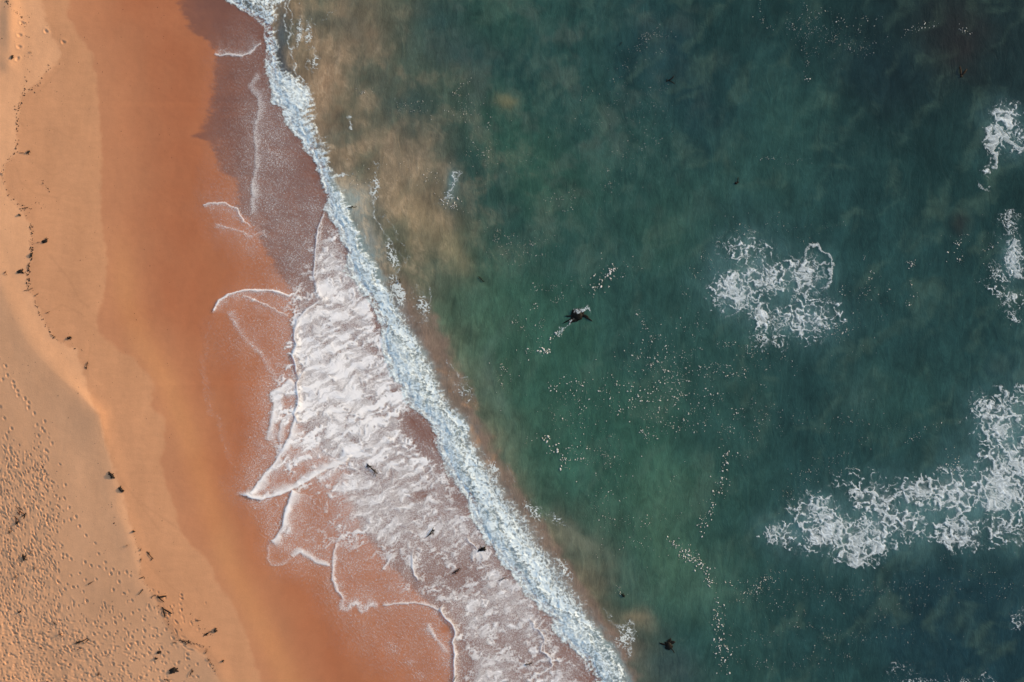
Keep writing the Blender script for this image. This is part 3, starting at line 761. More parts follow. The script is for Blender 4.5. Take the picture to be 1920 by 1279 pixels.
# lacy churn over the brown strip
zone = smooth(-6, 6, PX - TRAIL(PY)) * smooth(6, -14, PX - BROWN(PY)) * smooth(480, 540, PY)
cover = np.maximum(cover, zone * 0.75 * smooth(0.30, 0.08, lace + 0.25 * spk) * smooth(-0.15, 0.35, Qx + 0.3 * qy))
zone2 = np.exp(-np.maximum(PX - BACK(PY), 0) / 60.0) * smooth(2, 14, PX - BACK(PY)) * smooth(200, 260, PY) * smooth(560, 480, PY)
cover = np.maximum(cover, zone2 * 0.5 * smooth(0.22, 0.04, lace + 0.2 * spk) * smooth(0.0, 0.4, Qy + 0.2 * qx))
for (px, py, rx, ry, a, am) in [(745,545,14,34,-0.35,0.8),(735,480,12,34,-0.4,0.6),(1172,1198,26,36,0.2,0.5),(872,735,20,40,-0.6,0.42),(792,572,16,28,-0.3,0.6),(702,352,12,34,0.1,0.55),(560,60,9,40,0.05,0.55),
      (577,60,9,34,0.05,0.5),(588,118,10,22,0.3,0.55),(1045,975,26,12,0.6,0.45),(1160,1255,18,18,0,0.5),(640,328,26,6,-0.1,0.6),(925,880,12,26,-0.5,0.6),(1000,960,14,34,-0.7,0.55),(1060,1070,12,34,-0.6,0.6)]:
    c, s = math.cos(a), math.sin(a)
    u = ((PX - px) * c + (PY - py) * s) / rx; v = (-(PX - px) * s + (PY - py) * c) / ry
    g = np.exp(-(u * u + v * v))
    cover = np.maximum(cover, smooth(thr_t - 0.1, thr_t + 0.15, am * g) * np.clip(2 * g, 0, 1) * 0.8)

# heights
zsea = sea_z(PX, PY)
zb = bspline(beach_z(*np.meshgrid(np.arange(320, 1424, 8.0), np.arange(-216, 1504, 8.0))), (PX - 320) / 8.0, (PY + 216) / 8.0)
base = np.maximum(zb, np.where(tF > 0, zsea - 0.03, -1))
t_m = wave_t(PX, PY)
lump = 1.1 - billow(X / 0.75 + 0.4 * qx, Y / 0.75 + 0.4 * qy, 5, 171, 0.55)
lump2 = 0.7 - billow(X / 0.30, Y / 0.30, 3, 181, 0.55)
prof = smooth(-0.10, 0.75, t_m + 0.16 * n_at(0.4, 0.4, 3, 191)) * (1 - 0.55 * smooth(0.9, 3.0, t_m))
zr = roll * (0.035 * prof + 0.030 * lump * smooth(-0.05, 0.3, t_m) + 0.008 * lump2 + 0.008 * feather2 + 0.007 * (0.7 - billow(X / 0.16, Y / 0.16, 2, 185, 0.5)) - 0.006 * np.clip(curl, 0, 1))
zt = trail * (0.03 * lump + 0.008 * lump2)
zw = cov * (0.03 + 0.022 * (soft - 0.5) + 0.012 * (0.5 - flow)) + relief * 0.5
zfoam = base + 0.02 + np.maximum(zr, 0) + np.maximum(zt, -0.01) + np.maximum(zw, 0)

cover = np.clip(cover, 0, 1)
fc = np.maximum(np.maximum(cover[:-1, :-1], cover[1:, 1:]), np.maximum(cover[1:, :-1], cover[:-1, 1:]))
keep = fc > 0.05
is_roll = (roll[:-1, :-1] > 0.35) & (sF[:-1, :-1] > -1.0)
is_back = (sF[:-1, :-1] > 3.0) & ~is_roll
wave = bpy.data.objects.new("breaking_wave", None)
col.objects.link(wave)
wave.location = (0, 0, 0)
tag(wave, "long white breaker running diagonally along the shore from top to bottom", "wave")
grid_mesh("roller", PX, PY, zfoam, keep & is_roll, {"cover": cover}, None, M_ROLL, wave)
grid_mesh("trailing_foam", PX, PY, zfoam, keep & is_back, {"cover": cover}, None, M_ROLL, wave)
sw = grid_mesh("swash_foam", PX, PY, zfoam, keep & ~is_roll & ~is_back, {"cover": cover}, None, M_FOAM)
tag(sw, "lacy white swash foam washing in lobes over the wet sand", "foam", kind="stuff")

# ------------------------------------------------------------------ lace foam patches out on the water
def lace_cover(px, py, blobs, cell, seed, lines=(), solid=(), thick=1.0):
    """cover of foam lace: a sheet eaten away by round holes of several sizes, tearing into strands and scraps where it is thin"""
    x, y = px * S, py * S
    q1, q2 = fbm(x / 0.9, y / 0.9, 3, seed + 200), fbm(x / 0.9, y / 0.9, 3, seed + 207)
    r1, r2 = fbm(x / 0.25, y / 0.25, 3, seed + 221), fbm(x / 0.25, y / 0.25, 3, seed + 227)
    d = np.zeros_like(px)
    for cx, cy, rx, ry, a, am in blobs:
        c, s_ = math.cos(a), math.sin(a)
        X_, Y_ = px - cx + 12 * q1, py - cy + 12 * q2
        u = (X_ * c + Y_ * s_) / rx; v = (-X_ * s_ + Y_ * c) / ry
        d = np.maximum(d, am * np.exp(-(u * u + v * v) ** 1.4))
    for cx, cy, rx, ry, a, am in solid:
        c, s_ = math.cos(a), math.sin(a)
        X_, Y_ = px - cx + 16 * q1, py - cy + 16 * q2
        u = (X_ * c + Y_ * s_) / rx; v = (-X_ * s_ + Y_ * c) / ry
        d = d + 0.30 * am * np.exp(-(u * u + v * v))
    w1, w2 = x + 0.55 * q1 + 0.10 * r1, y + 0.55 * q2 + 0.10 * r2
    a1, a2 = worley(w1 / cell, w2 / cell, seed)
    b1, b2 = worley(w1 / (cell * 0.48), w2 / (cell * 0.48), seed + 3)
    e1, e2 = worley(w1 / (cell * 0.24), w2 / (cell * 0.24), seed + 5)
    ha = np.clip((a2 - a1) / 0.75, 0, 1) ** 0.8
    hb = np.clip((b2 - b1) / 0.75, 0, 1) ** 0.8
    he = np.clip((e2 - e1) / 0.75, 0, 1)
    big = np.clip(0.5 + 0.9 * fbm(x / 1.2, y / 1.2, 3, seed + 231), 0, 1)
    mixr = smooth(0.35, 0.65, np.clip(0.5 + 0.9 * fbm(x / 1.6, y / 1.6, 2, seed + 237), 0, 1))
    pat = np.maximum(ha * (0.60 + 0.40 * mixr), hb * (0.95 - 0.35 * mixr)) * 0.9 + 0.12 * he + 0.34 * (big - 0.5) + 0.10 * r1
    cv = smooth(pat - 0.08, pat + 0.26, d * 0.70 * thick - 0.01)
    cv *= smooth(0.05, 0.35, d)
    wi = np.clip(0.5 + 0.75 * fbm((x + 0.5 * y + 0.5 * q1) / 0.5, (y - 0.5 * x + 0.5 * q2) / 0.14, 3, seed + 241), 0, 1)
    haze = 0.42 * smooth(0.45, 1.0, d) * wi
    for pts, w, am in lines:
        dd, _, tt = seg_dist(px + 8 * q1 + 4 * r1, py + 8 * q2 + 4 * r2, pts)
        ww = w * (0.45 + 1.1 * np.clip(0.5 + 1.2 * q2, 0, 1))
        cv = np.maximum(cv, am * smooth(1.2, 0.5, dd / ww) * smooth(0, 0.08, tt) * smooth(1, 0.92, tt))
    cv = np.maximum(cv * (0.46 + 0.42 * wi + 0.24 * smooth(0.3, 0.0, ha)), haze)
    return np.clip(cv, 0, 1), wi

def foam_patch(name, label, box, blobs, cell=0.62, seed=1, lines=(), solid=(), group="foam patches out on the green water", step=1.15, thick=1.0, kind=None):
    ax = np.arange(box[0], box[2], step); ay = np.arange(box[1], box[3], step)
    px, py = np.meshgrid(ax, ay)
    cv, wi = lace_cover(px, py, blobs, cell, seed, lines, solid, thick)
    z = sea_z(px, py) - 0.03 + 0.018 + cv * (0.014 + 0.014 * np.clip(wi, 0, 1))
    k = np.maximum(np.maximum(cv[:-1, :-1], cv[1:, 1:]), np.maximum(cv[1:, :-1], cv[:-1, 1:])) > 0.06
    o = grid_mesh(name, px, py, z, k, {"cover": cv}, None, M_LACE)
    tag(o, label, "foam", group, kind)
    return o

foam_patch("foam_patch", "rounded lacy foam patch alone in the middle of the open green water", (1290, 390, 1640, 690),
   [(1400,475,60,52,0.3,0.62),(1378,545,52,44,0,0.98),(1435,520,60,48,0.4,0.85),(1450,600,70,34,0.5,0.75),(1510,600,56,46,0,0.85),(1545,590,50,34,0.2,0.7),(1510,515,42,42,0,0.8),(1440,640,40,22,0.3,0.7)],
   0.6, 11, lines=[([(1512,462),(1535,460),(1555,475),(1562,495),(1558,525),(1548,545)],3.2,0.9),([(1520,462),(1510,480),(1505,495)],2.0,0.7),([(1538,472),(1525,492)],1.6,0.6),
   ([(1560,490),(1540,498),(1528,502)],2.4,0.8),([(1555,520),(1530,522)],1.8,0.7),([(1548,500),(1552,522)],1.6,0.6)],
   solid=[(1497,508,20,26,0.2,0.95),(1512,545,22,20,0.5,0.9)])
foam_patch("foam_patch", "torn foam patch cut by the right edge, near the dark upper corner", (1820, 165, 1990, 380),
   [(1895,215,34,30,0,0.9),(1868,255,26,34,0.2,0.95),(1905,265,34,34,0,0.7),(1855,310,12,36,0.1,0.65)], 0.75, 13,
   lines=[([(1858,235),(1862,265),(1872,290),(1868,318)],5,0.9),([(1875,240),(1895,262),(1925,285)],5,0.9),([(1838,332),(1843,348),(1856,356)],2.2,0.7),([(1850,325),(1865,320)],2,0.6)])
foam_patch("foam_patch", "small pale foam patch at the right edge, halfway down", (1830, 385, 1990, 630),
   [(1905,485,22,38,0,1.1),(1895,425,30,36,0,0.62),(1875,525,40,36,0,0.58),(1900,575,30,36,0,0.62)], 0.5, 15,
   lines=[([(1902,470),(1906,495),(1912,515),(1925,520)],6,0.95),([(1898,462),(1912,458),(1925,462)],4,0.8)], kind="stuff")
foam_patch("foam_patch", "large lacy foam band spreading in from the lower right edge", (1420, 715, 1990, 1095),
   [(1470,1005,46,28,0.1,0.85),(1530,960,56,40,-0.3,0.85),(1550,1000,60,46,0,0.9),(1620,1010,60,52,0,0.95),(1610,1050,50,22,0,0.8),(1640,930,60,34,-0.2,0.8),(1690,980,60,46,0,0.8),
    (1720,925,56,36,0,0.85),(1790,925,66,46,0,0.9),(1800,1000,60,40,0.1,0.85),(1870,920,70,50,0,1.0),(1880,990,60,40,0,0.75),(1890,860,60,50,0,0.9),(1880,790,70,50,0,0.82),(1900,760,60,36,0,0.75),
    (1840,760,36,34,0,0.5),(1960,850,60,200,0,0.9),(1600,900,60,24,-0.2,0.5)], 0.80, 17,
   solid=[(1560,985,14,26,-0.5,0.85),(1650,965,18,40,0.1,0.8),(1728,920,30,22,0,0.7),(1790,955,16,40,-0.3,0.85),(1800,1018,44,12,0.2,0.85),(1620,1050,34,12,0,0.8),(1880,815,22,20,0,0.7),(1905,925,26,40,0,0.85)], thick=1.04)
foam_patch("foam_streak", "ragged foam streak between tan sand cloud and open green water", (810, 300, 905, 405),
   [(852,335,10,24,0.5,0.6),(840,362,12,20,0.3,0.55),(828,382,20,8,0.1,0.4)], 0.32, 19, group="small foam streaks on the water",
   lines=[([(862,320),(850,330),(846,350),(838,362),(840,375)],2.0,0.8),([(870,322),(860,335),(852,340)],1.6,0.6)])
foam_patch("foam_patch", "faint thin foam wisps along the bottom edge at lower right", (1640, 1215, 1930, 1320),
   [(1690,1262,40,22,0,0.42),(1740,1290,70,30,0,0.5),(1830,1285,60,26,0,0.42)], 0.5, 21, kind="stuff")
foam_patch("foam_patch", "scrap of foam on the right edge below the large band", (1885, 1125, 1990, 1200), [(1915,1160,20,22,0,0.6),(1950,1170,40,30,0,0.7)], 0.45, 23)

# ------------------------------------------------------------------ floating foam flecks (uncountable)
fv, ff = [], []
def fleck(px, py, r):
    r = r * 0.57
    n = random.choice((5, 6, 7))
    z = float(sea_z(np.array([px]), np.array([py]))[0]) - 0.035
    a0 = random.uniform(0, 6.28); el = random.uniform(1.0, 2.2); c, s = math.cos(a0), math.sin(a0)
    b = len(fv)
    x, y = WX(px), WY(py)
    fv.append((x, y, z + 0.035 + 0.2 * r * S))
    for k in range(n):
        t = 2 * math.pi * k / n
        rr = r * S * random.uniform(0.55, 1.25)
        u, v = rr * math.cos(t) * el, rr * math.sin(t)
        fv.append((x + u * c - v * s, y + u * s + v * c, z))
    for k in range(n): ff.append((b, b + 1 + k, b + 1 + (k + 1) % n))
def cloud(cx, cy, rx, ry, ang, n, r0, r1):
    c, s = math.cos(ang), math.sin(ang)
    # clumps inside the cloud
    centres = [(random.gauss(0, 0.55), random.gauss(0, 0.55)) for _ in range(max(2, n // 9))]
    for _ in range(int(n * 1.3)):
        if random.random() < 0.7:
            m = random.choice(centres); u, v = m[0] + random.gauss(0, 0.13), m[1] + random.gauss(0, 0.13)
        else: u, v = random.gauss(0, 0.6), random.gauss(0, 0.6)
        px, py = cx + rx * u * c - ry * v * s, cy + rx * u * s + ry * v * c
        if px < FRONT(py) + 60 or px > 2100: continue
        fleck(px, py, r0 * 0.8 + (r1 - r0) * random.random() ** 3.2)
def track(pts, n, spread, r0, r1):
    for _ in range(n):
        k = random.randrange(len(pts) - 1); t = random.random()
        px = pts[k][0] + t * (pts[k + 1][0] - pts[k][0]) + random.gauss(0, spread)
        py = pts[k][1] + t * (pts[k + 1][1] - pts[k][1]) + random.gauss(0, spread)
        fleck(px, py, r0 + (r1 - r0) * random.random() ** 2.4)
cloud(965,465,60,26,-0.1,110,0.5,1.4); cloud(930,430,24,18,0,30,0.5,1.2)
track([(1008,668),(1025,640),(1055,610)], 26, 5, 0.9, 3.2); track([(1108,560),(1120,535),(1140,515),(1150,505)], 34, 7, 0.8, 3.0); track([(1085,545),(1150,500),(1190,495)], 60, 16, 0.5, 1.8)
cloud(990,610,40,30,-0.5,60,0.5,1.8); cloud(990,655,40,18,-0.2,40,0.5,2.4); cloud(1040,550,50,25,-0.4,50,0.5,1.5); cloud(945,700,24,40,0,40,0.5,1.6)
cloud(1220,620,30,30,0,50,0.5,1.8); cloud(1230,690,70,45,0.3,150,0.5,2.0); cloud(1170,735,110,40,0.1,120,0.5,2.2); cloud(1250,750,60,45,-0.5,160,0.5,2.2); cloud(1225,800,50,30,0,90,0.5,2.0)
cloud(1060,740,60,40,0,60,0.6,2.2); track([(1025,820),(1040,845),(1060,880)], 40, 9, 0.8, 3.6); cloud(1080,845,40,30,0,50,0.6,2.2); cloud(1140,870,70,40,0.2,70,0.5,1.6); cloud(1120,790,120,60,0,90,0.5,1.4)
track([(1368,840),(1362,880),(1356,920),(1330,960),(1315,1000)], 120, 8, 0.6, 2.4); cloud(1290,1035,36,18,0.4,90,0.6,2.2); track([(1290,1040),(1322,1065),(1335,1100)], 80, 6, 0.7, 3.0)
track([(1345,1130),(1348,1180),(1355,1220),(1362,1260)], 120, 9, 0.7, 2.6); cloud(1420,1100,60,22,-0.2,110,0.5,1.6); cloud(1460,1130,100,50,0,110,0.5,1.4); cloud(1400,1230,60,40,0,60,0.5,1.3)
cloud(1330,690,70,26,0.2,130,0.5,1.8); cloud(1300,640,40,50,0,60,0.5,1.5); cloud(1420,665,70,24,0.3,110,0.5,1.6); cloud(1390,790,50,50,0,80,0.5,1.6); cloud(1340,760,50,60,0.5,110,0.5,1.8)
cloud(1630,550,40,50,0,70,0.5,1.6); cloud(1580,620,50,40,0,70,0.5,1.6); cloud(1320,520,30,40,0,40,0.5,1.3); cloud(1380,430,60,30,0,50,0.5,1.3)
cloud(1510,40,30,36,0,90,0.4,1.2); cloud(1550,50,44,40,0.4,170,0.4,1.2); cloud(1620,60,40,30,0,60,0.4,1.3); track([(1425,0),(1430,40),(1455,52)], 26, 4, 0.5, 1.2); track([(1695,62),(1720,48),(1760,45)], 40, 5, 0.5, 1.5)
track([(1800,47),(1825,62)], 14, 3, 0.7, 1.8); cloud(1515,105,14,30,0,50,0.4,1.0); cloud(1640,90,50,12,0,50,0.4,1.3); track([(1508,141),(1520,150)], 8, 2, 0.8, 1.8)
cloud(1225,60,40,20,-0.3,70,0.4,1.1); cloud(1180,120,60,30,-0.4,60,0.4,1.0); cloud(1130,170,60,20,-0.4,40,0.4,1.0); cloud(1215,190,40,40,0,50,0.4,1.1); cloud(1200,280,50,50,-0.8,60,0.4,1.2); cloud(1170,320,50,30,0,40,0.4,1.2)
cloud(1045,380,50,20,-0.3,50,0.4,1.2); cloud(880,200,60,30,0,70,0.4,1.2); cloud(870,160,30,20,0,40,0.4,1.2); cloud(780,205,60,14,0,50,0.4,1.2); cloud(690,170,20,14,0,24,0.5,1.2); cloud(890,280,30,60,0,70,0.4,1.3)
cloud(1150,200,160,90,0,60,0.4,0.9); cloud(1000,300,160,100,0,60,0.4,0.9); cloud(700,320,50,40,0,60,0.4,1.3); cloud(810,350,30,30,0,30,0.5,1.6); cloud(845,380,22,14,0.5,50,0.5,2.0)
cloud(1790,470,24,28,0.2,26,0.9,2.6); cloud(1715,490,24,16,0,26,0.6,2.2); cloud(1715,560,12,26,0,14,0.8,2.2); cloud(1850,470,30,40,0,50,0.5,1.6); cloud(1470,300,60,12,0,40,0.4,1.1); cloud(1500,430,90,30,0,40,0.4,1.2)
cloud(1470,770,60,50,0,70,0.4,1.2); cloud(1600,790,80,30,0,70,0.4,1.1); track([(1770,790),(1730,815),(1700,830)], 36, 5, 0.5, 1.5); cloud(1790,870,20,26,0,40,0.6,1.8); cloud(1560,880,70,30,-0.3,70,0.5,1.4)
cloud(1600,1120,130,26,0.1,130,0.4,1.3); cloud(1760,1090,90,36,0,100,0.4,1.3); cloud(1700,1180,120,40,0,80,0.4,1.2); cloud(1540,1180,80,40,0,60,0.4,1.3); cloud(1860,1080,60,40,0,70,0.4,1.2); cloud(1560,1250,80,30,0,60,0.4,1.2)
cloud(1250,1000,60,80,0,40,0.4,1.1); cloud(1170,1000,40,60,0.4,50,0.5,1.6); cloud(1130,950,50,60,0,60,0.5,1.5); cloud(1165,1110,12,12,0,24,0.4,1.0); cloud(1500,930,40,60,0,60,0.4,1.2)
fl = raw_mesh("foam_flecks", fv, ff, M_FLECK)
tag(fl, "cream foam flecks scattered in drifts over the green water", "foam flecks", kind="stuff")

# ------------------------------------------------------------------ seaweed
def blade(pts, w, th, seg=6):
    """a strap of seaweed along pts (metres, 3-D): a flattened tapering tube with ruffled edges"""
    P = np.array(pts, float)
    n = max(4, seg)
    t = np.linspace(0, 1, len(P)); tt = np.linspace(0, 1, n)
    Q = np.stack([np.interp(tt, t, P[:, k]) for k in range(3)], 1)
    V, Fc = [], []
    prof = [(1, 0), (0.5, 0.8), (-0.5, 0.8), (-1, 0), (-0.5, -0.4), (0.5, -0.4)]
    for i in range(n):
        a = Q[max(i - 1, 0)]; b = Q[min(i + 1, n - 1)]
        d = (b - a)[:2]; L = np.linalg.norm(d) + 1e-9
        nx, ny = -d[1] / L, d[0] / L
        env = (0.35 + 0.65 * math.sin(math.pi * min(1, 0.12 + 0.80 * tt[i])) ** 0.7)
        if i in (0, n - 1): env *= 0.35
        for (u, v) in prof:
            ww = w * env * u * random.uniform(0.75, 1.2)
            V.append((Q[i][0] + nx * ww, Q[i][1] + ny * ww, Q[i][2] + th * v * env))
    m = len(prof)
    for i in range(n - 1):
        for k in range(m):
            Fc.append((i * m + k, i * m + (k + 1) % m, (i + 1) * m + (k + 1) % m, (i + 1) * m + k))
    Fc.append(tuple(range(m - 1, -1, -1))); Fc.append(tuple((n - 1) * m + k for k in range(m)))
    return V, Fc

def knot(r, hgt):
    V, Fc = [], []
    rings = [(0.0, 1.0), (0.55, 0.8), (1.0, 0.25), (0.85, -0.25)]
    V.append((0, 0, hgt))
    m = 8
    off = [random.uniform(0.7, 1.35) for _ in range(m)]
    for (rr, hh) in rings[1:]:
        for k in range(m):
            a = 2 * math.pi * k / m
            q = r * rr * off[k] * random.uniform(0.85, 1.15)
            V.append((q * math.cos(a), q * math.sin(a), hgt * hh * random.uniform(0.8, 1.2)))
    for k in range(m): Fc.append((0, 1 + k, 1 + (k + 1) % m))
    for j in range(2):
        for k in range(m):
            Fc.append((1 + j * m + k, 1 + (j + 1) * m + k, 1 + (j + 1) * m + (k + 1) % m, 1 + j * m + (k + 1) % m))
    return V, Fc

def arc(a, L, bend, lift, n=6, start=0.0):
    """plan path from the root: heading a (radians, y up), length L, total bend, arching up by lift"""
    out = []; x = y = 0.0; h = a
    x += start * math.cos(a); y += start * math.sin(a)
    for i in range(n):
        t = i / (n - 1)
        out.append((x, y, lift * math.sin(math.pi * min(1, t * 1.05)) * (1 - 0.3 * t) + 0.012))
        x += L / (n - 1) * math.cos(h); y += L / (n - 1) * math.sin(h); h += bend / (n - 1)
    return out

def seaweed(px, py, size, form, ang, label, mat=None, floating=False, group="seaweed washed up on the sand", name="seaweed_clump", cat="seaweed", fronds=None):
    """size in plan units (longest extent), ang in degrees counter-clockwise as seen from above"""
    mat = mat or M_KELP
    z = float(sea_z(np.array([float(px)]), np.array([float(py)]))[0]) - 0.04 if floating else sand_at(px, py)
    L = size * S; a = math.radians(ang)
    root = bpy.data.objects.new(name, None)
    root.empty_display_size = 0.1
    root.location = (float(WX(px)), float(WY(py)), z + 0.005)
    col.objects.link(root)
    tag(root, label, cat, group)
    lift = 0.02 if floating else 0.05
    def fr(path, w, th=0.012, nm="frond", m=None):
        V, Fc = blade(path, w, th)
        return raw_mesh(nm, V, Fc, m or mat, root)
    if fronds:                                            # explicit fronds: (heading, length share, bend, width share, root offset)
        for (h, l, b, w, st) in fronds:
            fr(arc(math.radians(h), l * L, math.radians(b), lift * 0.7, 7, st * L), w * L)
        if form == 'clump':
            V, Fc = knot(0.24 * L, 0.10); raw_mesh("holdfast", V, Fc, mat, root)
        return root
    if form == 'clump':
        V, Fc = knot(0.23 * L, 0.13 if not floating else 0.05)
        V = [((1.35 * (v[0] * math.cos(a) + v[1] * math.sin(a))) * math.cos(a) + 0.75 * (-v[0] * math.sin(a) + v[1] * math.cos(a)) * -math.sin(a),
              (1.35 * (v[0] * math.cos(a) + v[1] * math.sin(a))) * math.sin(a) + 0.75 * (-v[0] * math.sin(a) + v[1] * math.cos(a)) * math.cos(a), v[2]) for v in V]
        raw_mesh("holdfast", V, Fc, mat, root)
        for k in range(9):
            h = a + random.gauss(0, 0.5) + (math.pi if k % 2 else 0) if k < 6 else random.uniform(0, 6.28)
            fr(arc(h, L * random.uniform(0.22, 0.5), random.uniform(-1.6, 1.6), random.uniform(0.02, 0.08)), L * random.uniform(0.03, 0.085))
    elif form == 'stick':
        V, Fc = blade([(p[0] - 0.5 * L * math.cos(a), p[1] - 0.5 * L * math.sin(a), p[2]) for p in arc(a, L, random.uniform(-0.5, 0.5), lift, 7)], L * 0.038, 0.018, 9)
        raw_mesh("stipe", V, Fc, mat, root)
        for k in range(9):
            t = random.uniform(-0.48, 0.48); h = a + random.choice((-1, 1)) * random.uniform(0.25, 1.2) + random.choice((0, math.pi))
            pth = [(p[0] + t * L * math.cos(a), p[1] + t * L * math.sin(a), p[2]) for p in arc(h, L * random.uniform(0.10, 0.28), random.uniform(-0.9, 0.9), 0.03)]
            fr(pth, L * random.uniform(0.014, 0.034))
    elif form == 'vee':
        half = math.radians(26)
        fr(arc(a + half, L * 0.95, random.uniform(-0.3, 0.1), 0.07), L * 0.085, 0.02)
        fr(arc(a - half, L * 0.85, random.uniform(-0.1, 0.3), 0.06), L * 0.075, 0.02)
        V, Fc = knot(0.11 * L, 0.08); raw_mesh("holdfast", V, Fc, mat, root)
        for k in range(5):
            fr(arc(a + math.pi + random.uniform(-1.4, 1.4), L * random.uniform(0.12, 0.28), random.uniform(-0.8, 0.8), 0.03), L * 0.022)
    elif form == 'twigs':
        for k in range(9):
            h = a + random.gauss(0, 0.9)
            ox, oy = random.gauss(0, 0.16) * L, random.gauss(0, 0.16) * L
            ll = L * random.uniform(0.25, 0.6)
            pth = [(p[0] + ox - 0.5 * ll * math.cos(h), p[1] + oy - 0.5 * ll * math.sin(h), p[2]) for p in arc(h, ll, random.uniform(-0.9, 0.9), random.uniform(0.03, 0.10))]
            fr(pth, L * random.uniform(0.018, 0.035), 0.012, "twig", M_KELP_RED if k % 3 else M_KELP_DRY)
    return root

SAND_WEED = [
 (27,110,11,'clump',60,"dark seaweed clump beside a footprint near the top left corner"),
 (60,100,6,'stick',-40,"tiny dark seaweed scrap right of the clump in the top left corner"),
 (57,287,11,'clump',70,"dark upright tuft of seaweed on the wrack line by the left edge, upper"),
 (45,288,7,'stick',5,"thin dark seaweed sliver just left of the upper wrack line tuft"),
 (52,391,13,'stick',15,"flat dark seaweed strip lying level on the upper left wrack line"),
 (42,404,8,'clump',-30,"small dark seaweed bit just below the flat strip on the wrack line"),
 (89,453,19,'clump',25,"broad black double clump of seaweed seaward of the wrack line, upper left"),
 (77,455,6,'stick',0,"small dark scrap left of the broad black double clump"),
 (64,479,12,'clump',80,"narrow dark seaweed tuft standing along the wrack line below the double clump"),
 (59,500,11,'stick',80,"dark upright seaweed sliver on the wrack line right above the round clump"),
 (44,510,17,'clump',20,"round black seaweed clump with a soft shadow near the left edge"),
 (17,513,10,'twigs',20,"small reddish brown seaweed tangle left of the round black clump"),
 (55,545,9,'stick',10,"dark seaweed dash lower of the pair left of the wrack line bend"),
 (64,542,7,'stick',20,"short dark scrap right beside the seaweed dash at the wrack line bend"),
 (74,553,9,'stick',40,"slanted thin dark seaweed piece right below the wrack line bend"),
 (96,586,8,'stick',20,"small pale brown seaweed sprig right of the middle wrack line"),
 (105,630,11,'stick',-40,"dark slanted seaweed strip on the wrack line left of the spiky clump"),
 (135,634,13,'clump',15,"spiky black seaweed clump with short arms above the sunlit berm"),
 (168,685,16,'stick',80,"lone upright dark seaweed strip standing just above the sunlit berm edge"),
 (214,889,20,'clump',-40,"upper of two black seaweed clumps below the sunlit berm"),
 (232,916,17,'clump',-55,"lower of two black seaweed clumps below the sunlit berm"),
 (40,960,30,'twigs',60,"reddish twiggy seaweed heap spread over the trampled sand at the left"),
 (36,979,12,'clump',40,"small dark lump just below the reddish twiggy heap"),
 (23,995,14,'twigs',20,"dark tangled sprig below left of the reddish twiggy heap"),
 (49,1044,16,'clump',60,"dark seaweed knot alone in the trampled sand left"),
 (69,1063,9,'twigs',0,"small rust coloured scrap right below the dark knot in trampled sand"),
 (33,1080,9,'twigs',-50,"rusty short twig among footprints by the left edge"),
 (61,1035,7,'twigs',-30,"tiny rusty twig above right of the dark knot in trampled sand"),
 (40,1146,9,'clump',30,"small brown tuft in the trampled sand, lower left"),
 (106,1167,11,'stick',-40,"thin slanted twig left of the long brown twig, lower left"),
 (117,1186,14,'twigs',30,"reddish brown sprig just above left of the long bent twig"),
 (157,1201,28,'stick',12,"long thin bent brown twig lying across the lower footprints"),
 (153,1213,12,'twigs',-20,"rust red tangle directly under the long thin bent twig"),
 (188,1262,11,'twigs',70,"rusty scrap near the bottom edge below the long twig"),
 (78,1213,9,'stick',-45,"dark slanted sliver in the rippled footprints, bottom left"),
 (174,1091,13,'stick',35,"dark thin twig among the single footprints left of the berm edge"),
 (243,1021,7,'twigs',0,"small rust brown patch of weed on bare sand above the trail of footprints"),
 (256,994,7,'clump',-20,"tiny black scrap at the top of the lower wrack line"),
 (269,1028,7,'stick',70,"tiny dark scrap on the wrack line left of the slanted stick"),
 (286,1039,20,'stick',-55,"slanted dark stick of seaweed right of the lower wrack line"),
 (270,1047,8,'stick',75,"small upright dark scrap on the wrack line below the slanted stick"),
 (271,1080,11,'stick',20,"dark level sprig on the wrack line above the two V shaped fronds"),
 (270,1107,14,'stick',45,"dark slanted sprig on the berm edge left of the upper V shaped frond"),
 (292,1114,7,'stick',50,"tiny double scrap just left of the upper V shaped frond"),
 (302,1116,17,'vee',-18,"upper V shaped black seaweed frond opening to the right"),
 (311,1138,20,'vee',-52,"lower V shaped black seaweed frond with a long arm pointing down"),
 (376,1160,9,'stick',-8,"short dark seaweed dash above the wavy stick and spiky clump"),
 (392,1184,18,'stick',34,"wavy black stick of seaweed beside the spiky round clump, lower wet edge"),
 (407,1178,12,'clump',80,"spiky round black clump right of the wavy stick, lower wet edge"),
 (331,1201,8,'stick',0,"small dark level scrap between footprints and wrack line, near the bottom"),
 (355,1203,8,'stick',40,"small dark scrap at the left end of the speckled line near the bottom"),
 (391,1218,9,'stick',65,"small upright black sprig right of the speckled line near the bottom"),
 (395,1232,9,'stick',-50,"slanted dark sprig under the small upright sprig near the bottom"),
 (422,1235,7,'clump',60,"lone small black triangle of weed farthest right near the bottom"),
 (302,1219,13,'clump',30,"upper dark clump of the close pair among footprints near the bottom"),
 (297,1231,9,'clump',0,"lower dark clump of the close pair among footprints near the bottom"),
 (329,1253,24,'clump',45,"largest frayed black seaweed clump near the bottom edge"),
 (363,1257,16,'stick',60,"dark slanted frond right of the largest frayed clump at the bottom"),
 (317,1271,13,'stick',-10,"dark flat scrap under the largest frayed clump at the bottom"),
 (376,1277,11,'stick',40,"dark scrap cut by the bottom edge right of the frayed clump"),
 (473,1300,8,'stick',20,None),
]
for px, py, size, form, ang, label in SAND_WEED:
    if not label: continue
    seaweed(px, py, size, form, ang, label, M_KELP_DRY if form == 'stick' and size < 10 else M_KELP,
            name="driftwood_twig" if 'twig ' in label + ' ' and form == 'stick' else "seaweed_clump")

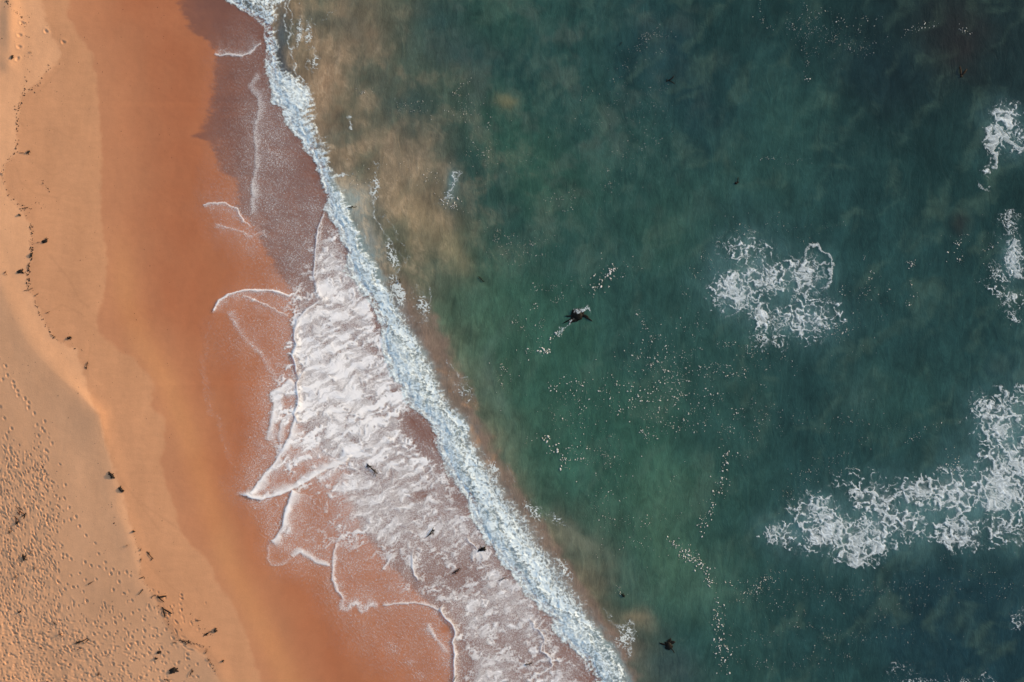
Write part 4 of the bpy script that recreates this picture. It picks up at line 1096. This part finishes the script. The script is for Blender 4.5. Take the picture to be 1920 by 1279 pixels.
# seaweed in the wash
def wash_z(px, py):
    i = int(np.clip((px - FX0) / FS, 0, len(fx) - 1)); j = int(np.clip((py - FY0) / FS, 0, len(fy) - 1))
    return float(zfoam[j, i])
WASH = [(697,880,30,'stick',-48,"long black seaweed strand lying in the foam below the swash tongue"),
 (905,1031,22,'clump',20,"black seaweed knot in the wash right against the breaker"),
 (855,1073,20,'stick',28,"slanted dark weed strand under foam left of the breaker, lower"),
 (808,1000,24,'stick',45,"faint dark weed strand in the middle of the lower foam sheet"),
 (992,1247,18,'stick',8,"dark level weed strip in the foam near the bottom edge"),
 (853,1272,12,'stick',60,"dark upright weed scrap on the swash edge at the very bottom"),
 (943,1087,12,'stick',25,"small dark weed scrap tucked beside the breaker's lower stretch"),
 (658,387,18,'stick',12,"dark weed dash in pale water behind the breaker, upper"),
 (749,527,11,'stick',85,"short black upright weed piece in brown water behind the breaker")]
for px, py, size, form, ang, label in WASH:
    o = seaweed(px, py, size, form, ang, label, M_KELP_WET, group="seaweed rolling in the wash")
    o.location.z = wash_z(px, py) + 0.01

# seaweed adrift on the open water
GD = "seaweed adrift on the green water"
seaweed(1083,590,44,'clump',30,"largest black kelp mass adrift on green water, foam caught on its back",M_KELP_WET,True,GD,"drifting_kelp",
   fronds=[(35,0.34,-30,0.16,-0.05),(15,0.36,20,0.17,-0.05),(60,0.28,-40,0.15,0),(205,0.30,20,0.17,0),(232,0.40,-15,0.13,0),(225,0.55,10,0.05,0),(255,0.30,20,0.15,0),(285,0.2,30,0.12,0),(320,0.2,30,0.14,0),
           (-18,0.42,-25,0.035,0.30),(-8,0.30,-20,0.06,0.2),(180,0.26,-30,0.14,0),(150,0.22,20,0.14,0),(110,0.2,20,0.14,0),(215,0.68,-10,0.025,0.05),(195,0.5,-25,0.03,0.05)])
seaweed(1254,149,20,'stick',0,"black forked kelp frond like a bird in the upper middle water",M_KELP_WET,True,GD,"drifting_kelp",
   fronds=[(18,0.78,55,0.055,0),(-12,0.72,-35,0.05,0),(140,0.26,-10,0.03,0),(215,0.24,10,0.03,0),(180,0.2,0,0.03,0)])
seaweed(1255,1212,32,'clump',0,"splayed black kelp with curling arms near the bottom edge of the water",M_KELP_WET,True,GD,"drifting_kelp",
   fronds=[(175,0.5,-25,0.05,0.08),(70,0.42,10,0.08,0),(95,0.34,-10,0.08,0),(45,0.46,-50,0.10,0),(-50,0.5,-12,0.03,0.1),(225,0.3,40,0.12,0),(-90,0.28,40,0.13,0),(-30,0.28,0,0.10,0),(140,0.3,0,0.1,0)])
seaweed(1384,341,15,'stick',80,"small dark kelp scrap with a thin upright tail, upper right middle water",M_KELP_WET,True,GD,"drifting_kelp",
   fronds=[(75,0.75,10,0.05,0.0),(200,0.35,30,0.14,0),(230,0.3,0,0.12,0),(20,0.22,30,0.1,0)])
seaweed(902,523,15,'stick',-50,"slim dark kelp piece in the green water right of the tan sand cloud",M_KELP_WET,True,GD,"drifting_kelp")
seaweed(1169,1119,10,'clump',-60,"small dark kelp sprig in the water above the splayed black kelp",M_KELP_WET,True,GD,"drifting_kelp")
seaweed(1165,80,9,'stick',55,"tiny dark kelp scrap left of the bird like frond, top water",M_KELP_WET,True,GD,"drifting_kelp")
seaweed(1176,1096,4,'stick',20,"tiny dark speck of kelp just above the small dark sprig",M_KELP_WET,True,GD,"drifting_kelp")
seaweed(1806,140,20,'vee',70,"dim brown kelp frond in the dark water of the upper right",M_KELP_DRY,True,GD,"drifting_kelp")

# foam caught on the big kelp
foam_patch("foam_streak", "pinkish foam scrap caught on the back of the largest kelp mass", (1065, 565, 1115, 610), [(1090,580,16,5,-0.4,0.9)], 0.12, 29, group="small foam streaks on the water",
   lines=[([(1078,586),(1088,582),(1096,578),(1108,580)],2.6,0.9)], step=0.9).location.z = 0.11
foam_patch("foam_streak", "thin foam thread trailing down left from the largest kelp mass", (1025, 590, 1080, 635), [(1050,618,8,4,-0.5,0.5)], 0.12, 31, group="small foam streaks on the water",
   lines=[([(1073,596),(1072,606),(1062,614),(1050,622),(1040,628)],1.8,0.85),([(1046,612),(1047,622),(1056,626)],1.2,0.8)], step=0.9).location.z = 0.10

# ------------------------------------------------------------------ wrack specks
dv, df = [], []
def speck(px, py, r):
    z = sand_at(px, py); b = len(dv); a = random.uniform(0, 6.28); c, s = math.cos(a), math.sin(a)
    x, y = float(WX(px)), float(WY(py)); n = 5; el = random.uniform(1, 2.6)
    dv.append((x, y, z + 0.8 * r * S))
    for k in range(n):
        t = 2 * math.pi * k / n; rr = r * S * random.uniform(0.6, 1.2); u, v = rr * el * math.cos(t), rr * math.sin(t)
        dv.append((x + u * c - v * s, y + u * s + v * c, z - 0.004))
    for k in range(n): df.append((b, b + 1 + k, b + 1 + (k + 1) % n))
def specks(pts, n, spread, r0=0.35, r1=1.3):
    for _ in range(n):
        k = random.randrange(len(pts) - 1); t = random.random()
        speck(pts[k][0] + t * (pts[k+1][0] - pts[k][0]) + random.gauss(0, spread), pts[k][1] + t * (pts[k+1][1] - pts[k][1]) + random.gauss(0, spread), r0 + (r1 - r0) * random.random() ** 3)
specks(WRACK[4:17], 170, 2.2); specks([(64,420),(64,480),(57,520),(62,550)], 110, 2.0, 0.4, 1.6); specks([(70,562),(80,590),(95,615),(105,632),(150,655)], 60, 1.6)
specks([(15,0),(22,15),(45,37)], 50, 2.0); specks([(55,30),(50,60),(58,100),(50,160),(45,190)], 60, 3.0); specks([(95,125),(78,145),(65,182)], 24, 3); specks([(35,200),(35,285)], 40, 2)
specks([(72,330),(85,345),(100,360)], 18, 3); specks([(45,390),(88,385)], 20, 2.5); specks([(255,990),(265,1035),(268,1075),(290,1112)], 40, 1.8); specks([(290,1112),(318,1160),(335,1195)], 40, 5)
specks([(338,1195),(360,1200),(395,1210)], 60, 1.5); specks([(355,1140),(380,1175),(400,1190)], 30, 4); specks([(395,1228),(412,1262)], 26, 2); specks([(213,940),(225,990)], 12, 1.5)
for _ in range(420): speck(random.uniform(0, 330), random.uniform(0, 1279), random.uniform(0.3, 0.7))
wd = raw_mesh("wrack_debris", dv, df, M_KELP_DRY)
tag(wd, "fine dark specks of weed debris strewn along the wrack line", "debris", kind="stuff")
